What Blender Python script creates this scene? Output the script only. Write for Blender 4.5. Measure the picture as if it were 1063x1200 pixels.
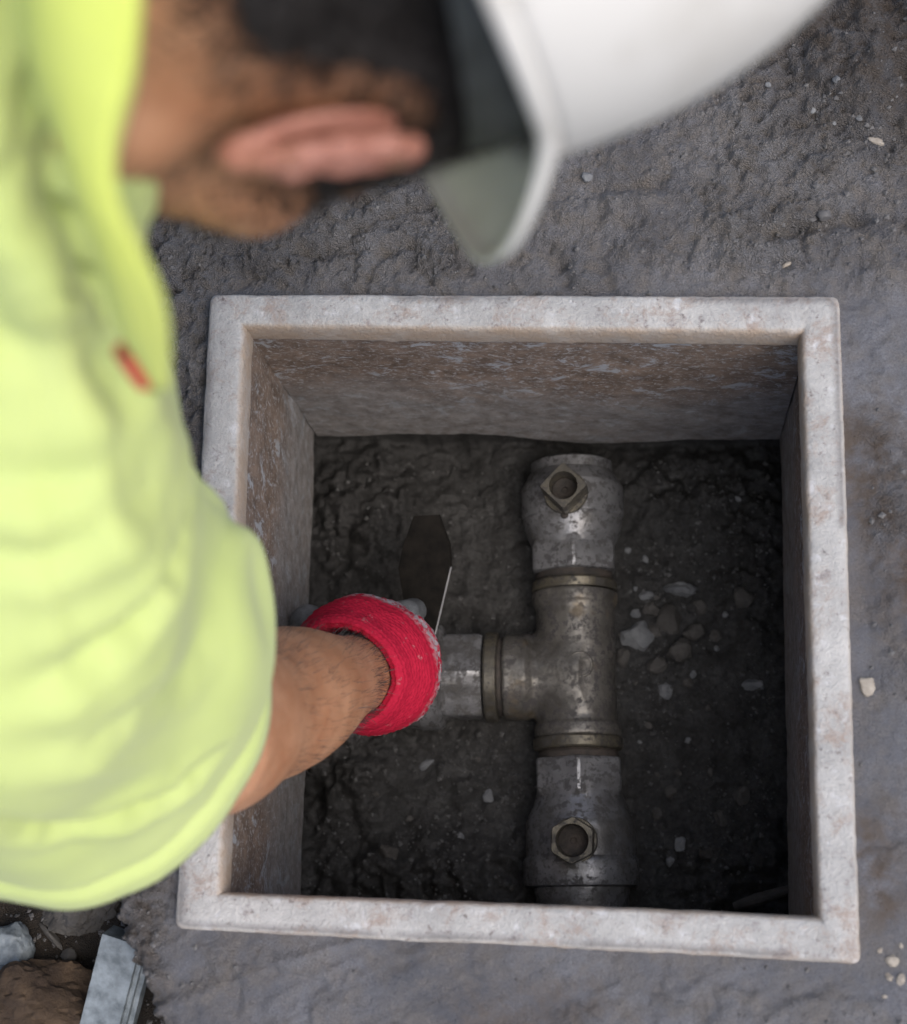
import bpy, bmesh, math, random
import numpy as np
from mathutils import Vector, Matrix

# ------------------------------------------------------------------ camera, world, sun, exposure
for o in list(bpy.data.objects): bpy.data.objects.remove(o)
SC = bpy.context.scene
COL = SC.collection
CAM = np.array([0.0911, -0.2104, 1.1691])
CR = np.array([[0.99354, -0.00750, 0.11323], [0.03348, 0.97278, -0.22932], [-0.10843, 0.23163, 0.96674]])
cd = bpy.data.cameras.new('camera'); cam = bpy.data.objects.new('camera', cd); COL.objects.link(cam)
m4 = Matrix([list(CR[0]) + [0], list(CR[1]) + [0], list(CR[2]) + [0], [0, 0, 0, 1]]); m4.translation = Vector(CAM)
cam.matrix_world = m4
cd.sensor_fit = 'VERTICAL'; cd.sensor_height = 36; cd.sensor_width = 36; cd.lens = 60.0
cd.clip_start = 0.02; cd.clip_end = 500
cd.dof.use_dof = True; cd.dof.focus_distance = 1.32; cd.dof.aperture_fstop = 5.2
SC.camera = cam
SUN_EL, SUN_AZ = math.radians(60), math.radians(125)      # azimuth clockwise from +Y (top of picture)
w = bpy.data.worlds.new('World'); SC.world = w; w.use_nodes = True
nt = w.node_tree; bg = nt.nodes['Background']
sky = nt.nodes.new('ShaderNodeTexSky'); sky.sky_type = 'NISHITA'; sky.sun_disc = False
sky.sun_elevation = SUN_EL; sky.sun_rotation = SUN_AZ; sky.air_density = 1.0; sky.dust_density = 3.5; sky.ozone_density = 1.0
nt.links.new(sky.outputs[0], bg.inputs[0]); bg.inputs[1].default_value = 0.15
sd = bpy.data.lights.new('sun', 'SUN'); sun = bpy.data.objects.new('sun', sd); COL.objects.link(sun)
sd.energy = 1.5; sd.angle = math.radians(60); sd.color = (1.0, 0.965, 0.91)
dv = Vector((math.sin(SUN_AZ) * math.cos(SUN_EL), math.cos(SUN_AZ) * math.cos(SUN_EL), math.sin(SUN_EL)))
sun.rotation_euler = dv.to_track_quat('Z', 'Y').to_euler(); sun.location = dv * 5
SC.render.engine = 'CYCLES'
vs = SC.view_settings; vs.view_transform = 'Standard'; vs.look = 'None'; vs.gamma = 1; vs.exposure = 0.34

def at(px, py, z):
    """photo pixel + height above the rim -> point in the place"""
    v = CR @ np.array([(px - 531.5) / 2000, -(py - 600) / 2000, -1.0])
    return CAM + v * ((z - CAM[2]) / v[2])

def atd(px, py, t):
    """photo pixel + distance from the lens plane -> point in the place"""
    return CAM + CR @ np.array([(px - 531.5) / 2000, -(py - 600) / 2000, -1.0]) * t

# ------------------------------------------------------------------ noise
def _hash(ix, iy, iz, s):
    n = (ix.astype(np.int64) * 374761393 + iy.astype(np.int64) * 668265263 + iz.astype(np.int64) * 1442695041 + s * 974634777) & 0xFFFFFFFF
    n = ((n ^ (n >> 13)) * 1274126177) & 0xFFFFFFFF
    n = ((n ^ (n >> 16)) * 2246822519) & 0xFFFFFFFF
    return ((n ^ (n >> 15)) & 0xFFFFFF) / float(0xFFFFFF)
def noise(x, y, z=0.0, s=0):
    x = np.asarray(x, float); y = np.asarray(y, float); z = np.broadcast_to(np.asarray(z, float), x.shape)
    ix, iy, iz = np.floor(x), np.floor(y), np.floor(z)
    fx, fy, fz = x - ix, y - iy, z - iz
    fx, fy, fz = [t * t * t * (t * (t * 6 - 15) + 10) for t in (fx, fy, fz)]
    r = 0
    for a in (0, 1):
        for b in (0, 1):
            for c in (0, 1):
                r = r + _hash(ix + a, iy + b, iz + c, s) * (fx if a else 1 - fx) * (fy if b else 1 - fy) * (fz if c else 1 - fz)
    return r * 2 - 1
def fbm(x, y, z=0.0, s=0, o=4, g=0.5):
    r = 0; a = 1; t = 0
    for i in range(o):
        k = 2.03 ** i
        r = r + a * noise(np.asarray(x) * k, np.asarray(y) * k, np.asarray(z) * k, s + i * 7); t += a; a *= g
    return r / t
def sstep(a, b, x):
    t = np.clip((x - a) / (b - a), 0, 1); return t * t * (3 - 2 * t)

# ------------------------------------------------------------------ mesh helpers
def mesh_np(name, V, F, mats, parent=None, smooth=True, fmat=None):
    me = bpy.data.meshes.new(name)
    V = np.asarray(V, np.float32)
    if isinstance(F, np.ndarray):
        n, k = F.shape
        me.vertices.add(len(V)); me.vertices.foreach_set('co', V.ravel())
        me.loops.add(n * k); me.loops.foreach_set('vertex_index', F.astype(np.int32).ravel())
        me.polygons.add(n); me.polygons.foreach_set('loop_start', np.arange(0, n * k, k, dtype=np.int32))
        me.polygons.foreach_set('loop_total', np.full(n, k, np.int32))
    else:
        me.from_pydata([tuple(v) for v in V.tolist()], [], [tuple(f) for f in F])
    me.update(calc_edges=True); me.validate()
    if not isinstance(mats, (list, tuple)): mats = [mats]
    for m in mats: me.materials.append(m)
    me.polygons.foreach_set('use_smooth', np.full(len(me.polygons), smooth))
    if fmat is not None: me.polygons.foreach_set('material_index', np.asarray(fmat, np.int32))
    o = bpy.data.objects.new(name, me); COL.objects.link(o)
    if parent is not None: o.parent = parent
    return o
def tag(o, label=None, cat=None, group=None, kind=None):
    if label: o['label'] = label
    if cat: o['category'] = cat
    if group: o['group'] = group
    if kind: o['kind'] = kind
    return o
def empty(name, loc=(0, 0, 0)):
    o = bpy.data.objects.new(name, None); COL.objects.link(o); o.location = loc; o.empty_display_size = 0.05
    return o
def rel(o, root):
    """keep the child's world place under a root that is not at the origin"""
    o.parent = root; o.matrix_parent_inverse = Matrix.Translation(-root.location); return o
def auto_smooth(o, ang=35):
    me = o.data; bm = bmesh.new(); bm.from_mesh(me)
    bmesh.ops.recalc_face_normals(bm, faces=bm.faces)
    for e in bm.edges:
        if len(e.link_faces) == 2 and e.calc_face_angle(0) > math.radians(ang): e.smooth = False
    bm.to_mesh(me); bm.free(); return o
def grid_faces(nu, nv, wrapu=False, wrapv=False):
    i = np.arange(nu if wrapu else nu - 1); j = np.arange(nv if wrapv else nv - 1)
    I, J = np.meshgrid(i, j, indexing='ij'); I2, J2 = (I + 1) % nu, (J + 1) % nv
    return np.stack([I * nv + J, I2 * nv + J, I2 * nv + J2, I * nv + J2], -1).reshape(-1, 4)
def basis(d, ref=(0, 0, 1)):
    d = np.asarray(d, float); d = d / np.linalg.norm(d)
    a = np.cross(ref, d)
    if np.linalg.norm(a) < 1e-4: a = np.cross((1, 0, 0), d)
    a = a / np.linalg.norm(a); return a, np.cross(d, a), d
def lathe(name, A, B, prof, mat, parent, n=48, sides=None, amp=0.0, seed=0, caps=True, ref=(0, 0, 1), rot=0):
    """rings of radius r at distance s from A towards B; sides -> polygon section"""
    A = np.asarray(A, float); B = np.asarray(B, float)
    a, b, d = basis(B - A, ref)
    th = np.linspace(0, 2 * math.pi, n, endpoint=False)
    V = []
    for s, r, *k in prof:
        k = k[0] if k else 0
        rr = np.full(n, r)
        if k:
            seg = 2 * math.pi / k
            ph = (th + rot) % seg - seg / 2
            rr = np.minimum(r * math.cos(seg / 2) / np.cos(ph) * 1.09, r * 1.07)
        p = A + d * s + rr[:, None] * (np.cos(th)[:, None] * a + np.sin(th)[:, None] * b)
        V.append(p)
    V = np.concatenate(V)
    if amp:
        c = A + np.outer((V - A) @ d, d); nn = V - c; nn /= np.linalg.norm(nn, axis=1)[:, None] + 1e-9
        V = V + nn * (fbm(V[:, 0] * 120, V[:, 1] * 120, V[:, 2] * 120, seed, 3) * amp)[:, None]
    nu = len(prof)
    F = grid_faces(nu, n, False, True).tolist()
    if caps: F += [list(range(n))[::-1], list(range((nu - 1) * n, nu * n))]
    o = mesh_np(name, V, F, mat, parent); return auto_smooth(o, 24)

# signed-distance modelling: primitives blended on a grid, then surfaced
class Field:
    def __init__(s, lo, hi, h):
        s.lo = np.array(lo, float); s.h = h
        s.n = np.ceil((np.array(hi) - s.lo) / h).astype(int) + 1
        s.v = np.full(s.n, 1.0, np.float32)
    def _sub(s, lo, hi):
        a = np.clip(np.floor((lo - s.lo) / s.h).astype(int), 0, s.n - 1); b = np.clip(np.ceil((hi - s.lo) / s.h).astype(int) + 1, 1, s.n)
        if np.any(b <= a): return None
        g = [(s.lo[i] + s.h * np.arange(a[i], b[i])).astype(np.float32) for i in range(3)]
        X, Y, Z = np.meshgrid(*g, indexing='ij')
        return (slice(a[0], b[0]), slice(a[1], b[1]), slice(a[2], b[2])), np.stack([X, Y, Z], -1)
    def put(s, fn, lo, hi, k=0.0, sub=False):
        pad = max(k, s.h) * 2 + 0.012
        r = s._sub(np.array(lo) - pad, np.array(hi) + pad)
        if r is None: return
        sl, P = r; d = fn(P).astype(np.float32); c = s.v[sl]
        if sub: d = -d; s.v[sl] = np.maximum(c, d) if k <= 0 else -s._smin(-c, -d, k)
        else: s.v[sl] = np.minimum(c, d) if k <= 0 else s._smin(c, d, k)
    @staticmethod
    def _smin(a, b, k):
        h = np.clip(k - np.abs(a - b), 0, None) / k
        return np.minimum(a, b) - h * h * k * 0.25
    def cone(s, a, b, ra, rb, k=0.0, sub=False):
        a = np.array(a, float); b = np.array(b, float); r = max(ra, rb)
        def fn(P):
            ab = b - a; t = np.clip(((P - a) @ ab) / (ab @ ab), 0, 1)
            return np.linalg.norm(P - a - t[..., None] * ab, axis=-1) - (ra + (rb - ra) * t)
        s.put(fn, np.minimum(a, b) - r, np.maximum(a, b) + r, k, sub)
    def ball(s, c, r, k=0.0, R=None, sub=False):
        c = np.array(c, float); r = np.broadcast_to(np.array(r, float), (3,)); m = r.max()
        def fn(P):
            q = P - c
            if R is not None: q = q @ R
            k0 = np.linalg.norm(q / r, axis=-1); k1 = np.linalg.norm(q / (r * r), axis=-1)
            return k0 * (k0 - 1) / (k1 + 1e-9)
        s.put(fn, c - m, c + m, k, sub)
    def mesh(s):
        v = s.v; S = v < 0
        c = S[:-1, :-1, :-1].astype(np.int8)
        t = sum(S[i:i + v.shape[0] - 1, j:j + v.shape[1] - 1, k:k + v.shape[2] - 1].astype(np.int8) for i in (0, 1) for j in (0, 1) for k in (0, 1))
        act = (t > 0) & (t < 8); idx = np.argwhere(act)
        off = np.array([(i, j, k) for i in (0, 1) for j in (0, 1) for k in (0, 1)])
        cv = np.stack([v[idx[:, 0] + o[0], idx[:, 1] + o[1], idx[:, 2] + o[2]] for o in off], 1)
        acc = np.zeros((len(idx), 3)); cnt = np.zeros(len(idx))
        for a in range(8):
            for b in range(a + 1, 8):
                if np.abs(off[a] - off[b]).sum() != 1: continue
                m = (cv[:, a] < 0) != (cv[:, b] < 0); tt = np.where(m, cv[:, a] / (cv[:, a] - cv[:, b] + 1e-12), 0)
                acc += np.where(m[:, None], off[a] + tt[:, None] * (off[b] - off[a]), 0); cnt += m
        V = s.lo + s.h * (idx + acc / cnt[:, None])
        num = np.full(act.shape, -1, np.int64); num[act] = np.arange(len(idx)); F = []
        for ax in range(3):
            A = np.moveaxis(S, ax, 0); N = np.moveaxis(num, ax, 0)
            e = A[:-1] != A[1:]; e[:, 0, :] = False; e[:, :, 0] = False; e[:, -1, :] = False; e[:, :, -1] = False
            q = np.argwhere(e); i, j, k = q.T
            quad = np.stack([N[i, j - 1, k - 1], N[i, j, k - 1], N[i, j, k], N[i, j - 1, k]], 1)
            fl = A[i, j, k] if ax != 1 else ~A[i, j, k]
            quad[~fl] = quad[~fl][:, ::-1]; F.append(quad)
        return V, np.concatenate(F)
def relax(V, F, it=3, lam=0.5):
    E = np.concatenate([F[:, [0, 1]], F[:, [1, 2]], F[:, [2, 3]], F[:, [3, 0]]]); E = np.concatenate([E, E[:, ::-1]])
    n = len(V); deg = np.bincount(E[:, 0], minlength=n)[:, None]
    for _ in range(it):
        A = np.stack([np.bincount(E[:, 0], V[E[:, 1], i], minlength=n) for i in range(3)], 1) / np.maximum(deg, 1)
        V = V + lam * (A - V)
    return V
def vnormals(V, F):
    nrm = np.cross(V[F[:, 2]] - V[F[:, 0]], V[F[:, 3]] - V[F[:, 1]]); N = np.zeros_like(V)
    for k in range(4):
        for i in range(3): N[:, i] += np.bincount(F[:, k], nrm[:, i], minlength=len(V))
    return N / (np.linalg.norm(N, axis=1)[:, None] + 1e-12)
def keep_faces(V, F, mask):
    F = F[mask]; u, inv = np.unique(F, return_inverse=True); return V[u], inv.reshape(F.shape)

# ------------------------------------------------------------------ materials
class NB:
    def __init__(s, name):
        s.m = bpy.data.materials.new(name); s.m.use_nodes = True; s.t = s.m.node_tree
        s.b = s.t.nodes['Principled BSDF']; s.co = None
    def n(s, t, **kw):
        o = s.t.nodes.new(t)
        for k, v in kw.items(): setattr(o, k, v)
        return o
    def link(s, a, b): s.t.links.new(a, b)
    def pos(s, scale=(1, 1, 1)):
        g = s.n('ShaderNodeNewGeometry'); mp = s.n('ShaderNodeMapping'); mp.inputs['Scale'].default_value = scale
        s.link(g.outputs['Position'], mp.inputs[0]); return mp.outputs[0]
    def noise(s, scale, detail=4, rough=0.55, dist=0.0, vec=None):
        o = s.n('ShaderNodeTexNoise'); o.inputs['Scale'].default_value = scale; o.inputs['Detail'].default_value = detail
        o.inputs['Roughness'].default_value = rough; o.inputs['Distortion'].default_value = dist
        s.link(vec if vec is not None else s.pos(), o.inputs['Vector']); return o.outputs['Fac']
    def vor(s, scale, vec=None, out='Distance'):
        o = s.n('ShaderNodeTexVoronoi'); o.inputs['Scale'].default_value = scale
        s.link(vec if vec is not None else s.pos(), o.inputs['Vector']); return o.outputs[out]
    def ramp(s, f, stops, col=False):
        o = s.n('ShaderNodeValToRGB'); e = o.color_ramp.elements
        while len(e) < len(stops): e.new(0.5)
        for i, (p, c) in enumerate(stops):
            e[i].position = p; e[i].color = (c if not np.isscalar(c) else (c, c, c)) + (1,) if not np.isscalar(c) else (c, c, c, 1)
        s.link(f, o.inputs[0]); return o.outputs[0]
    def mix(s, f, a, b, mode='MIX'):
        o = s.n('ShaderNodeMix', data_type='RGBA', blend_type=mode)
        for v, i in ((f, 0), (a, 6), (b, 7)):
            if isinstance(v, (int, float)): o.inputs[i].default_value = v if i == 0 else (v, v, v, 1)
            elif isinstance(v, tuple): o.inputs[i].default_value = v + (1,)
            else: s.link(v, o.inputs[i])
        return o.outputs[2]
    def math(s, op, a, b=0.0):
        o = s.n('ShaderNodeMath', operation=op)
        for v, i in ((a, 0), (b, 1)):
            if isinstance(v, (int, float)): o.inputs[i].default_value = v
            else: s.link(v, o.inputs[i])
        return o.outputs[0]
    def set(s, k, v):
        i = s.b.inputs[k]
        if isinstance(v, (int, float)): i.default_value = v
        elif isinstance(v, tuple): i.default_value = v + (1,) if len(v) == 3 and i.type == 'RGBA' else v
        else: s.link(v, i)
    def bump(s, h, strength=0.3, dist=0.002, prev=None):
        o = s.n('ShaderNodeBump'); o.inputs['Strength'].default_value = strength; o.inputs['Distance'].default_value = dist
        s.link(h, o.inputs['Height'])
        if prev is not None: s.link(prev, o.inputs['Normal'])
        s.link(o.outputs[0], s.b.inputs['Normal']); return o.outputs[0]
    def attr(s, name):
        o = s.n('ShaderNodeAttribute'); o.attribute_name = name; return o.outputs['Fac']

def mat_ground():
    b = NB('wet_mortar_and_soil'); rough = b.attr('crumb'); soil = b.attr('soil'); stain = b.attr('stain')
    big = b.noise(9, 5, .6); fine = b.noise(950, 4, .75); mid = b.noise(70, 5, .6)
    c1 = b.mix(b.ramp(big, [(.38, 0.), (.62, 1.)]), (.088, .090, .101), (.175, .177, .190))
    c2 = b.mix(b.ramp(mid, [(.4, 0.), (.7, 1.)]), c1, (.150, .138, .128))
    c3 = b.mix(b.ramp(fine, [(.25, 0.), (.6, 1.)]), (.052, .050, .050), c2)
    c3 = b.mix(b.ramp(rough, [(.0, 0.), (.7, 1.)]), b.mix(1.0, c3, (1.02, 1.03, 1.08), 'MULTIPLY'), b.mix(1.0, c3, (1.95, 1.90, 1.84), 'MULTIPLY'))  # smooth zones: bluish sky sheen put into the base colour
    c3 = b.mix(b.math('MULTIPLY', b.ramp(mid, [(.3, 0.), (.6, 1.)]), stain), c3, (.085, .062, .047))
    br = b.mix(b.ramp(b.noise(40, 6, .7), [(.35, 0.), (.65, 1.)]), (.022, .017, .013), (.052, .038, .026))
    sp = b.ramp(b.vor(330), [(.0, 1.), (.1, 0.)])
    br = b.mix(b.math('MULTIPLY', sp, b.ramp(b.noise(60), [(.5, 0.), (.6, .6)])), br, (.16, .15, .14))
    b.set('Base Color', b.mix(soil, c3, br))
    r = b.math('ADD', b.math('MULTIPLY', rough, .38), b.ramp(b.noise(28, 5, .65), [(.35, .12), (.65, .46)]))
    b.set('Roughness', b.math('MAXIMUM', r, b.math('MULTIPLY', soil, .85)))
    b.set('Specular IOR Level', .55)
    h = b.math('ADD', b.math('MULTIPLY', fine, b.math('ADD', b.math('MULTIPLY', rough, .8), .15)), b.math('MULTIPLY', b.noise(260, 6, .8), .8))
    h = b.math('ADD', h, b.math('MULTIPLY', b.vor(750), b.math('MULTIPLY', rough, 1.0)))
    h = b.math('MULTIPLY', h, b.math('ADD', b.math('MULTIPLY', rough, .55), .45)); b.bump(h, 1.0, .0048)
    return b.m
def mat_pit():
    b = NB('dark_pit_soil'); n = b.noise(38, 6, .7); f = b.noise(300, 3, .7)
    c = b.mix(b.ramp(n, [(.35, 0.), (.65, 1.)]), (.022, .021, .020), (.050, .049, .048))
    c = b.mix(b.ramp(f, [(.3, 0.), (.6, 1.)]), (.014, .013, .012), c)
    sp = b.ramp(b.vor(260), [(.0, 1.), (.09, 0.)])
    c = b.mix(b.math('MULTIPLY', sp, b.ramp(b.noise(50), [(.48, 0.), (.6, .8)])), c, (.11, .11, .11))
    b.set('Base Color', c); b.set('Roughness', b.ramp(b.noise(60), [(.3, .55), (.7, .95)])); b.bump(f, .8, .002)
    return b.m
def mat_rim():
    b = NB('weathered_pale_rim'); n = b.noise(14, 6, .65); m = b.noise(60, 5, .7); f = b.noise(500, 3, .6)
    g2 = b.noise(150, 5, .75)
    c = b.mix(b.ramp(b.mix(.32, n, g2), [(.36, 0.), (.64, 1.)]), (.315, .31, .305), (.53, .52, .505))
    c = b.mix(b.ramp(b.noise(34, 8, .8, .3), [(.50, 0.), (.62, .8)]), c, (.33, .26, .22))
    c = b.mix(b.ramp(m, [(.58, 0.), (.70, .8)]), c, (.24, .21, .21))
    c = b.mix(b.ramp(b.noise(120, 6, .8), [(.58, 0.), (.68, .9)]), c, (.15, .125, .115))
    c = b.mix(b.ramp(b.noise(75, 4, .6), [(.30, .8), (.42, 0.)]), c, (.60, .60, .61))
    c = b.mix(b.math('MULTIPLY', b.attr('lip'), b.ramp(b.noise(35, 5, .7), [(.3, .35), (.6, .95)])), c, (.40, .31, .235))
    c = b.mix(b.math('MULTIPLY', b.attr('groove'), .8), c, (.07, .06, .06))
    b.set('Base Color', c); b.set('Roughness', b.ramp(m, [(.3, .6), (.7, .85)]))
    b.bump(b.math('ADD', f, b.math('MULTIPLY', g2, 2.0)), .8, .0012)
    return b.m
def mat_wall(axis):
    b = NB('brown_flaked_wall_' + ('x' if axis == 0 else 'y'))
    sc = (1, 1, 2.2) if axis == 0 else (1, 1, .55)
    st = b.pos((.9, 1, 1.15)) if axis == 0 else b.pos((1, 1.1, .8))
    g = b.n('ShaderNodeNewGeometry'); sx = b.n('ShaderNodeSeparateXYZ'); b.link(g.outputs['Position'], sx.inputs[0])
    zz = b.math('ADD', b.math('MULTIPLY', sx.outputs[2], -1.0 / .30), b.math('MULTIPLY', b.math('SUBTRACT', b.noise(9, 5, .6), .5), .55))
    low = b.ramp(zz, [(.40, 0.), (.66, 1.)])                 # washed lower half with cement film
    c = b.mix(b.ramp(b.noise(55, 6, .75, .4, st), [(.35, 0.), (.65, 1.)]), (.105, .076, .058), (.255, .190, .148))
    fl = b.ramp(b.noise(230, 6, .75, .5, st), [(.53, 0.), (.60, 1.)])
    c = b.mix(b.math('MULTIPLY', fl, .75), c, (.42, .41, .41))
    fl2 = b.ramp(b.noise(36, 7, .75, .5, st), [(.56, 0.), (.61, 1.)])
    c = b.mix(b.math('MULTIPLY', fl2, .85), c, (.38, .40, .43))
    gr = b.mix(b.ramp(b.noise(90, 5, .7), [(.35, 0.), (.65, 1.)]), (.15, .145, .142), (.33, .335, .345))
    c = b.mix(b.math('MULTIPLY', low, .66), c, gr)
    b.set('Base Color', c); b.set('Roughness', .72)
    b.bump(b.math('ADD', fl, b.math('MULTIPLY', b.noise(260, 4, .7, 0, st), 1.2)), .5, .0012)
    return b.m
def mat_metal(name, base, dirt, bright, rough=.38):
    b = NB(name); n = b.noise(45, 6, .7); m = b.noise(120, 5, .75)
    c = b.mix(b.ramp(n, [(.35, 0.), (.7, 1.)]), base, tuple(x * 1.45 for x in base))
    c = b.mix(b.ramp(m, [(.50, 0.), (.56, .92)]), c, dirt)
    c = b.mix(b.ramp(b.noise(18, 5, .7), [(.46, 0.), (.60, .7)]), c, (.085, .080, .072))
    c = b.mix(b.ramp(b.noise(26, 4, .6), [(.60, 0.), (.70, .8)]), c, bright)
    b.set('Base Color', c); b.set('Metallic', b.ramp(m, [(.50, .55), (.60, .05)]))
    b.set('Roughness', b.math('ADD', b.ramp(m, [(.48, rough - .08), (.62, .75)]), b.math('MULTIPLY', n, .12)))
    b.bump(b.math('ADD', b.noise(600, 3, .6), m), .35, .0008); return b.m
def mat_simple(name, c1, c2, scale, rough=.6, bscale=300, bstr=.3, bdist=.001, spec=.5, sss=0.0, lo=.35, hi=.65, det=5):
    b = NB(name); n = b.noise(scale, det, .65)
    b.set('Base Color', b.mix(b.ramp(n, [(lo, 0.), (hi, 1.)]), c1, c2)); b.set('Roughness', rough); b.set('Specular IOR Level', spec)
    if sss: b.set('Subsurface Weight', sss); b.set('Subsurface Radius', (.010, .004, .002)); b.set('Subsurface Scale', 1.0)
    if bstr: b.bump(b.noise(bscale, 4, .65), bstr, bdist)
    return b.m
def mat_skin():
    b = NB('tanned_skin'); n = b.noise(30, 5, .6); v = b.noise(160, 4, .7)
    c = b.mix(b.ramp(n, [(.35, 0.), (.65, 1.)]), (.36, .165, .085), (.47, .245, .14))
    c = b.mix(b.ramp(v, [(.55, 0.), (.72, .55)]), c, (.28, .12, .065))
    b.set('Base Color', c); b.set('Roughness', .5); b.set('Subsurface Weight', .12); b.set('Subsurface Radius', (.010, .004, .002)); b.set('Subsurface Scale', 1.0)
    b.bump(b.math('ADD', b.noise(700, 3, .6), b.vor(500)), .25, .0006); return b.m
def mat_fabric(name, col, col2):
    b = NB(name); n = b.noise(12, 4, .5)
    b.set('Base Color', b.mix(b.ramp(n, [(.3, 0.), (.7, 1.)]), col, col2)); b.set('Roughness', .85); b.set('Specular IOR Level', .2)
    b.set('Sheen Weight', .15); b.set('Subsurface Weight', .15); b.set('Subsurface Radius', (.006, .006, .002)); b.set('Subsurface Scale', 1.0)
    b.bump(b.vor(1400), .2, .0004); return b.m

M = dict(ground=mat_ground(), pit=mat_pit(), rim=mat_rim(), wallx=mat_wall(0), wally=mat_wall(1),
    metal=mat_metal('grimy_nickel_brass', (.235, .237, .248), (.062, .060, .062), (.34, .345, .36)),
    tee=mat_metal('dull_bronze_tee', (.165, .156, .142), (.055, .051, .053), (.18, .145, .10), .42),
    brass=mat_metal('dull_brass', (.125, .112, .085), (.045, .042, .04), (.19, .17, .13), .42),
    thread=mat_simple('dark_thread_paste', (.030, .027, .025), (.075, .060, .050), 90, .8, 500, .6, .001),
    lever=mat_simple('rust_brown_steel', (.007, .0065, .006), (.016, .014, .012), 60, .7, 300, .4, .0008, .12),
    leverlight=mat_simple('painted_edge_light', (.42, .42, .44), (.55, .55, .57), 60, .3),  # pale tone paints the light caught along the lever's edge
    skin=mat_skin(), ear=mat_simple('flushed_ear_skin', (.33, .135, .095), (.45, .205, .15), 70, .42, 500, .2, .0006, .5, .03),
    hair=mat_simple('dark_hair', (.016, .013, .012), (.030, .026, .024), 40, .55, 300, 0),
    shirt=mat_fabric('hi_vis_yellow_fabric', (.53, .625, .225), (.57, .66, .26)),
    collar=mat_fabric('backlit_yellow_rib', (.585, .665, .14), (.62, .70, .18)),  # rib cloth, with light passing through it put into the deeper yellow
    red=mat_fabric('red_piping', (.55, .03, .03), (.5, .05, .04)),
    trousers=mat_simple('navy_work_cloth', (.02, .025, .045), (.035, .04, .065), 30, .9, 900, .3),
    boot=mat_simple('tan_boot_leather', (.10, .06, .03), (.16, .10, .05), 30, .6),
    white=mat_simple('scuffed_white_plastic', (.82, .80, .755), (.55, .52, .46), 11, .38, 200, .06, .001, .5, .0, .50, .85),
    band=mat_simple('dark_grey_webbing', (.035, .038, .038), (.06, .065, .065), 60, .7),
    stone=mat_simple('pale_limestone', (.115, .12, .128), (.225, .23, .235), 70, .85, 260, .6, .0015),
    stoned=mat_simple('muddy_stone', (.050, .046, .042), (.10, .094, .088), 60, .9, 260, .6, .0015),
    slate=mat_simple('blue_grey_stone', (.10, .118, .13), (.25, .285, .31), 70, .55, 260, .5, .001),
    clod=mat_simple('brown_clay', (.035, .022, .014), (.085, .055, .032), 45, .9, 250, .9, .002),
    beige=mat_simple('beige_pebble', (.26, .225, .185), (.38, .34, .29), 90, .7),
    grit=mat_simple('mixed_grit', (.03, .028, .026), (.13, .13, .13), 130, .85, 300, 0),
    crumb=mat_simple('mortar_crumb', (.085, .083, .085), (.15, .145, .143), 90, .75, 300, 0),
    latex=mat_simple('grey_latex_coating', (.09, .095, .10), (.16, .17, .18), 90, .45, 350, .5, .001))
def mat_knit():
    b = NB('red_knit'); v = b.attr('rib')
    n = b.noise(220, 4, .6)
    c = b.mix(b.ramp(n, [(.3, 0.), (.7, 1.)]), (.33, .006, .028), (.44, .012, .040))
    c = b.mix(b.ramp(b.noise(70, 6, .7), [(.60, 0.), (.70, .5)]), c, (.42, .33, .32))
    c = b.mix(b.math('MULTIPLY', b.attr('coat'), b.ramp(b.noise(160, 5, .7), [(.44, 0.), (.54, 1.)])), c, (.34, .30, .32))
    b.set('Base Color', c); b.set('Roughness', .85); b.set('Specular IOR Level', .2)
    b.bump(n, .5, .001); return b.m
M['knit'] = mat_knit()
def fattr(o, name, vals):
    a = o.data.attributes.new(name, 'FLOAT', 'POINT'); a.data.foreach_set('value', np.asarray(vals, np.float32))

# ------------------------------------------------------------------ ground: mortar apron round the box, soil hollow beyond its broken edge
RO = [(-.2344, .2331), (.2261, .2283), (.2313, -.2331), (-.2282, -.2261)]     # rim, outer corners TL TR BR BL
RI = [(-.2055, .2062), (.1977, .1996), (.2035, -.2032), (-.1960, -.2007)]
def axis_coords(lo, hi, st, far):
    c = list(np.arange(lo, hi + st / 2, st)); s = st
    a = [c[0]]; b = [c[-1]]
    while b[-1] < far: s *= 1.22; b.append(b[-1] + s)
    s = st
    while a[-1] > -far: s *= 1.22; a.append(a[-1] - s)
    return np.array(a[::-1][:-1] + c + b[1:])
gx = axis_coords(-.40, .34, .0016, 60); gy = axis_coords(-.36, .52, .0016, 60)
X, Y = np.meshgrid(gx, gy, indexing='ij')
def seg_dist(X, Y, pts):
    d = np.full(X.shape, 9.)
    for (ax, ay), (bx, by) in zip(pts[:-1], pts[1:]):
        t = np.clip(((X - ax) * (bx - ax) + (Y - ay) * (by - ay)) / ((bx - ax) ** 2 + (by - ay) ** 2), 0, 1)
        d = np.minimum(d, np.hypot(X - ax - t * (bx - ax), Y - ay - t * (by - ay)))
    return d
def px(*pts): return [tuple(at(x, y, -.008)[:2]) for x, y in pts]
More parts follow.
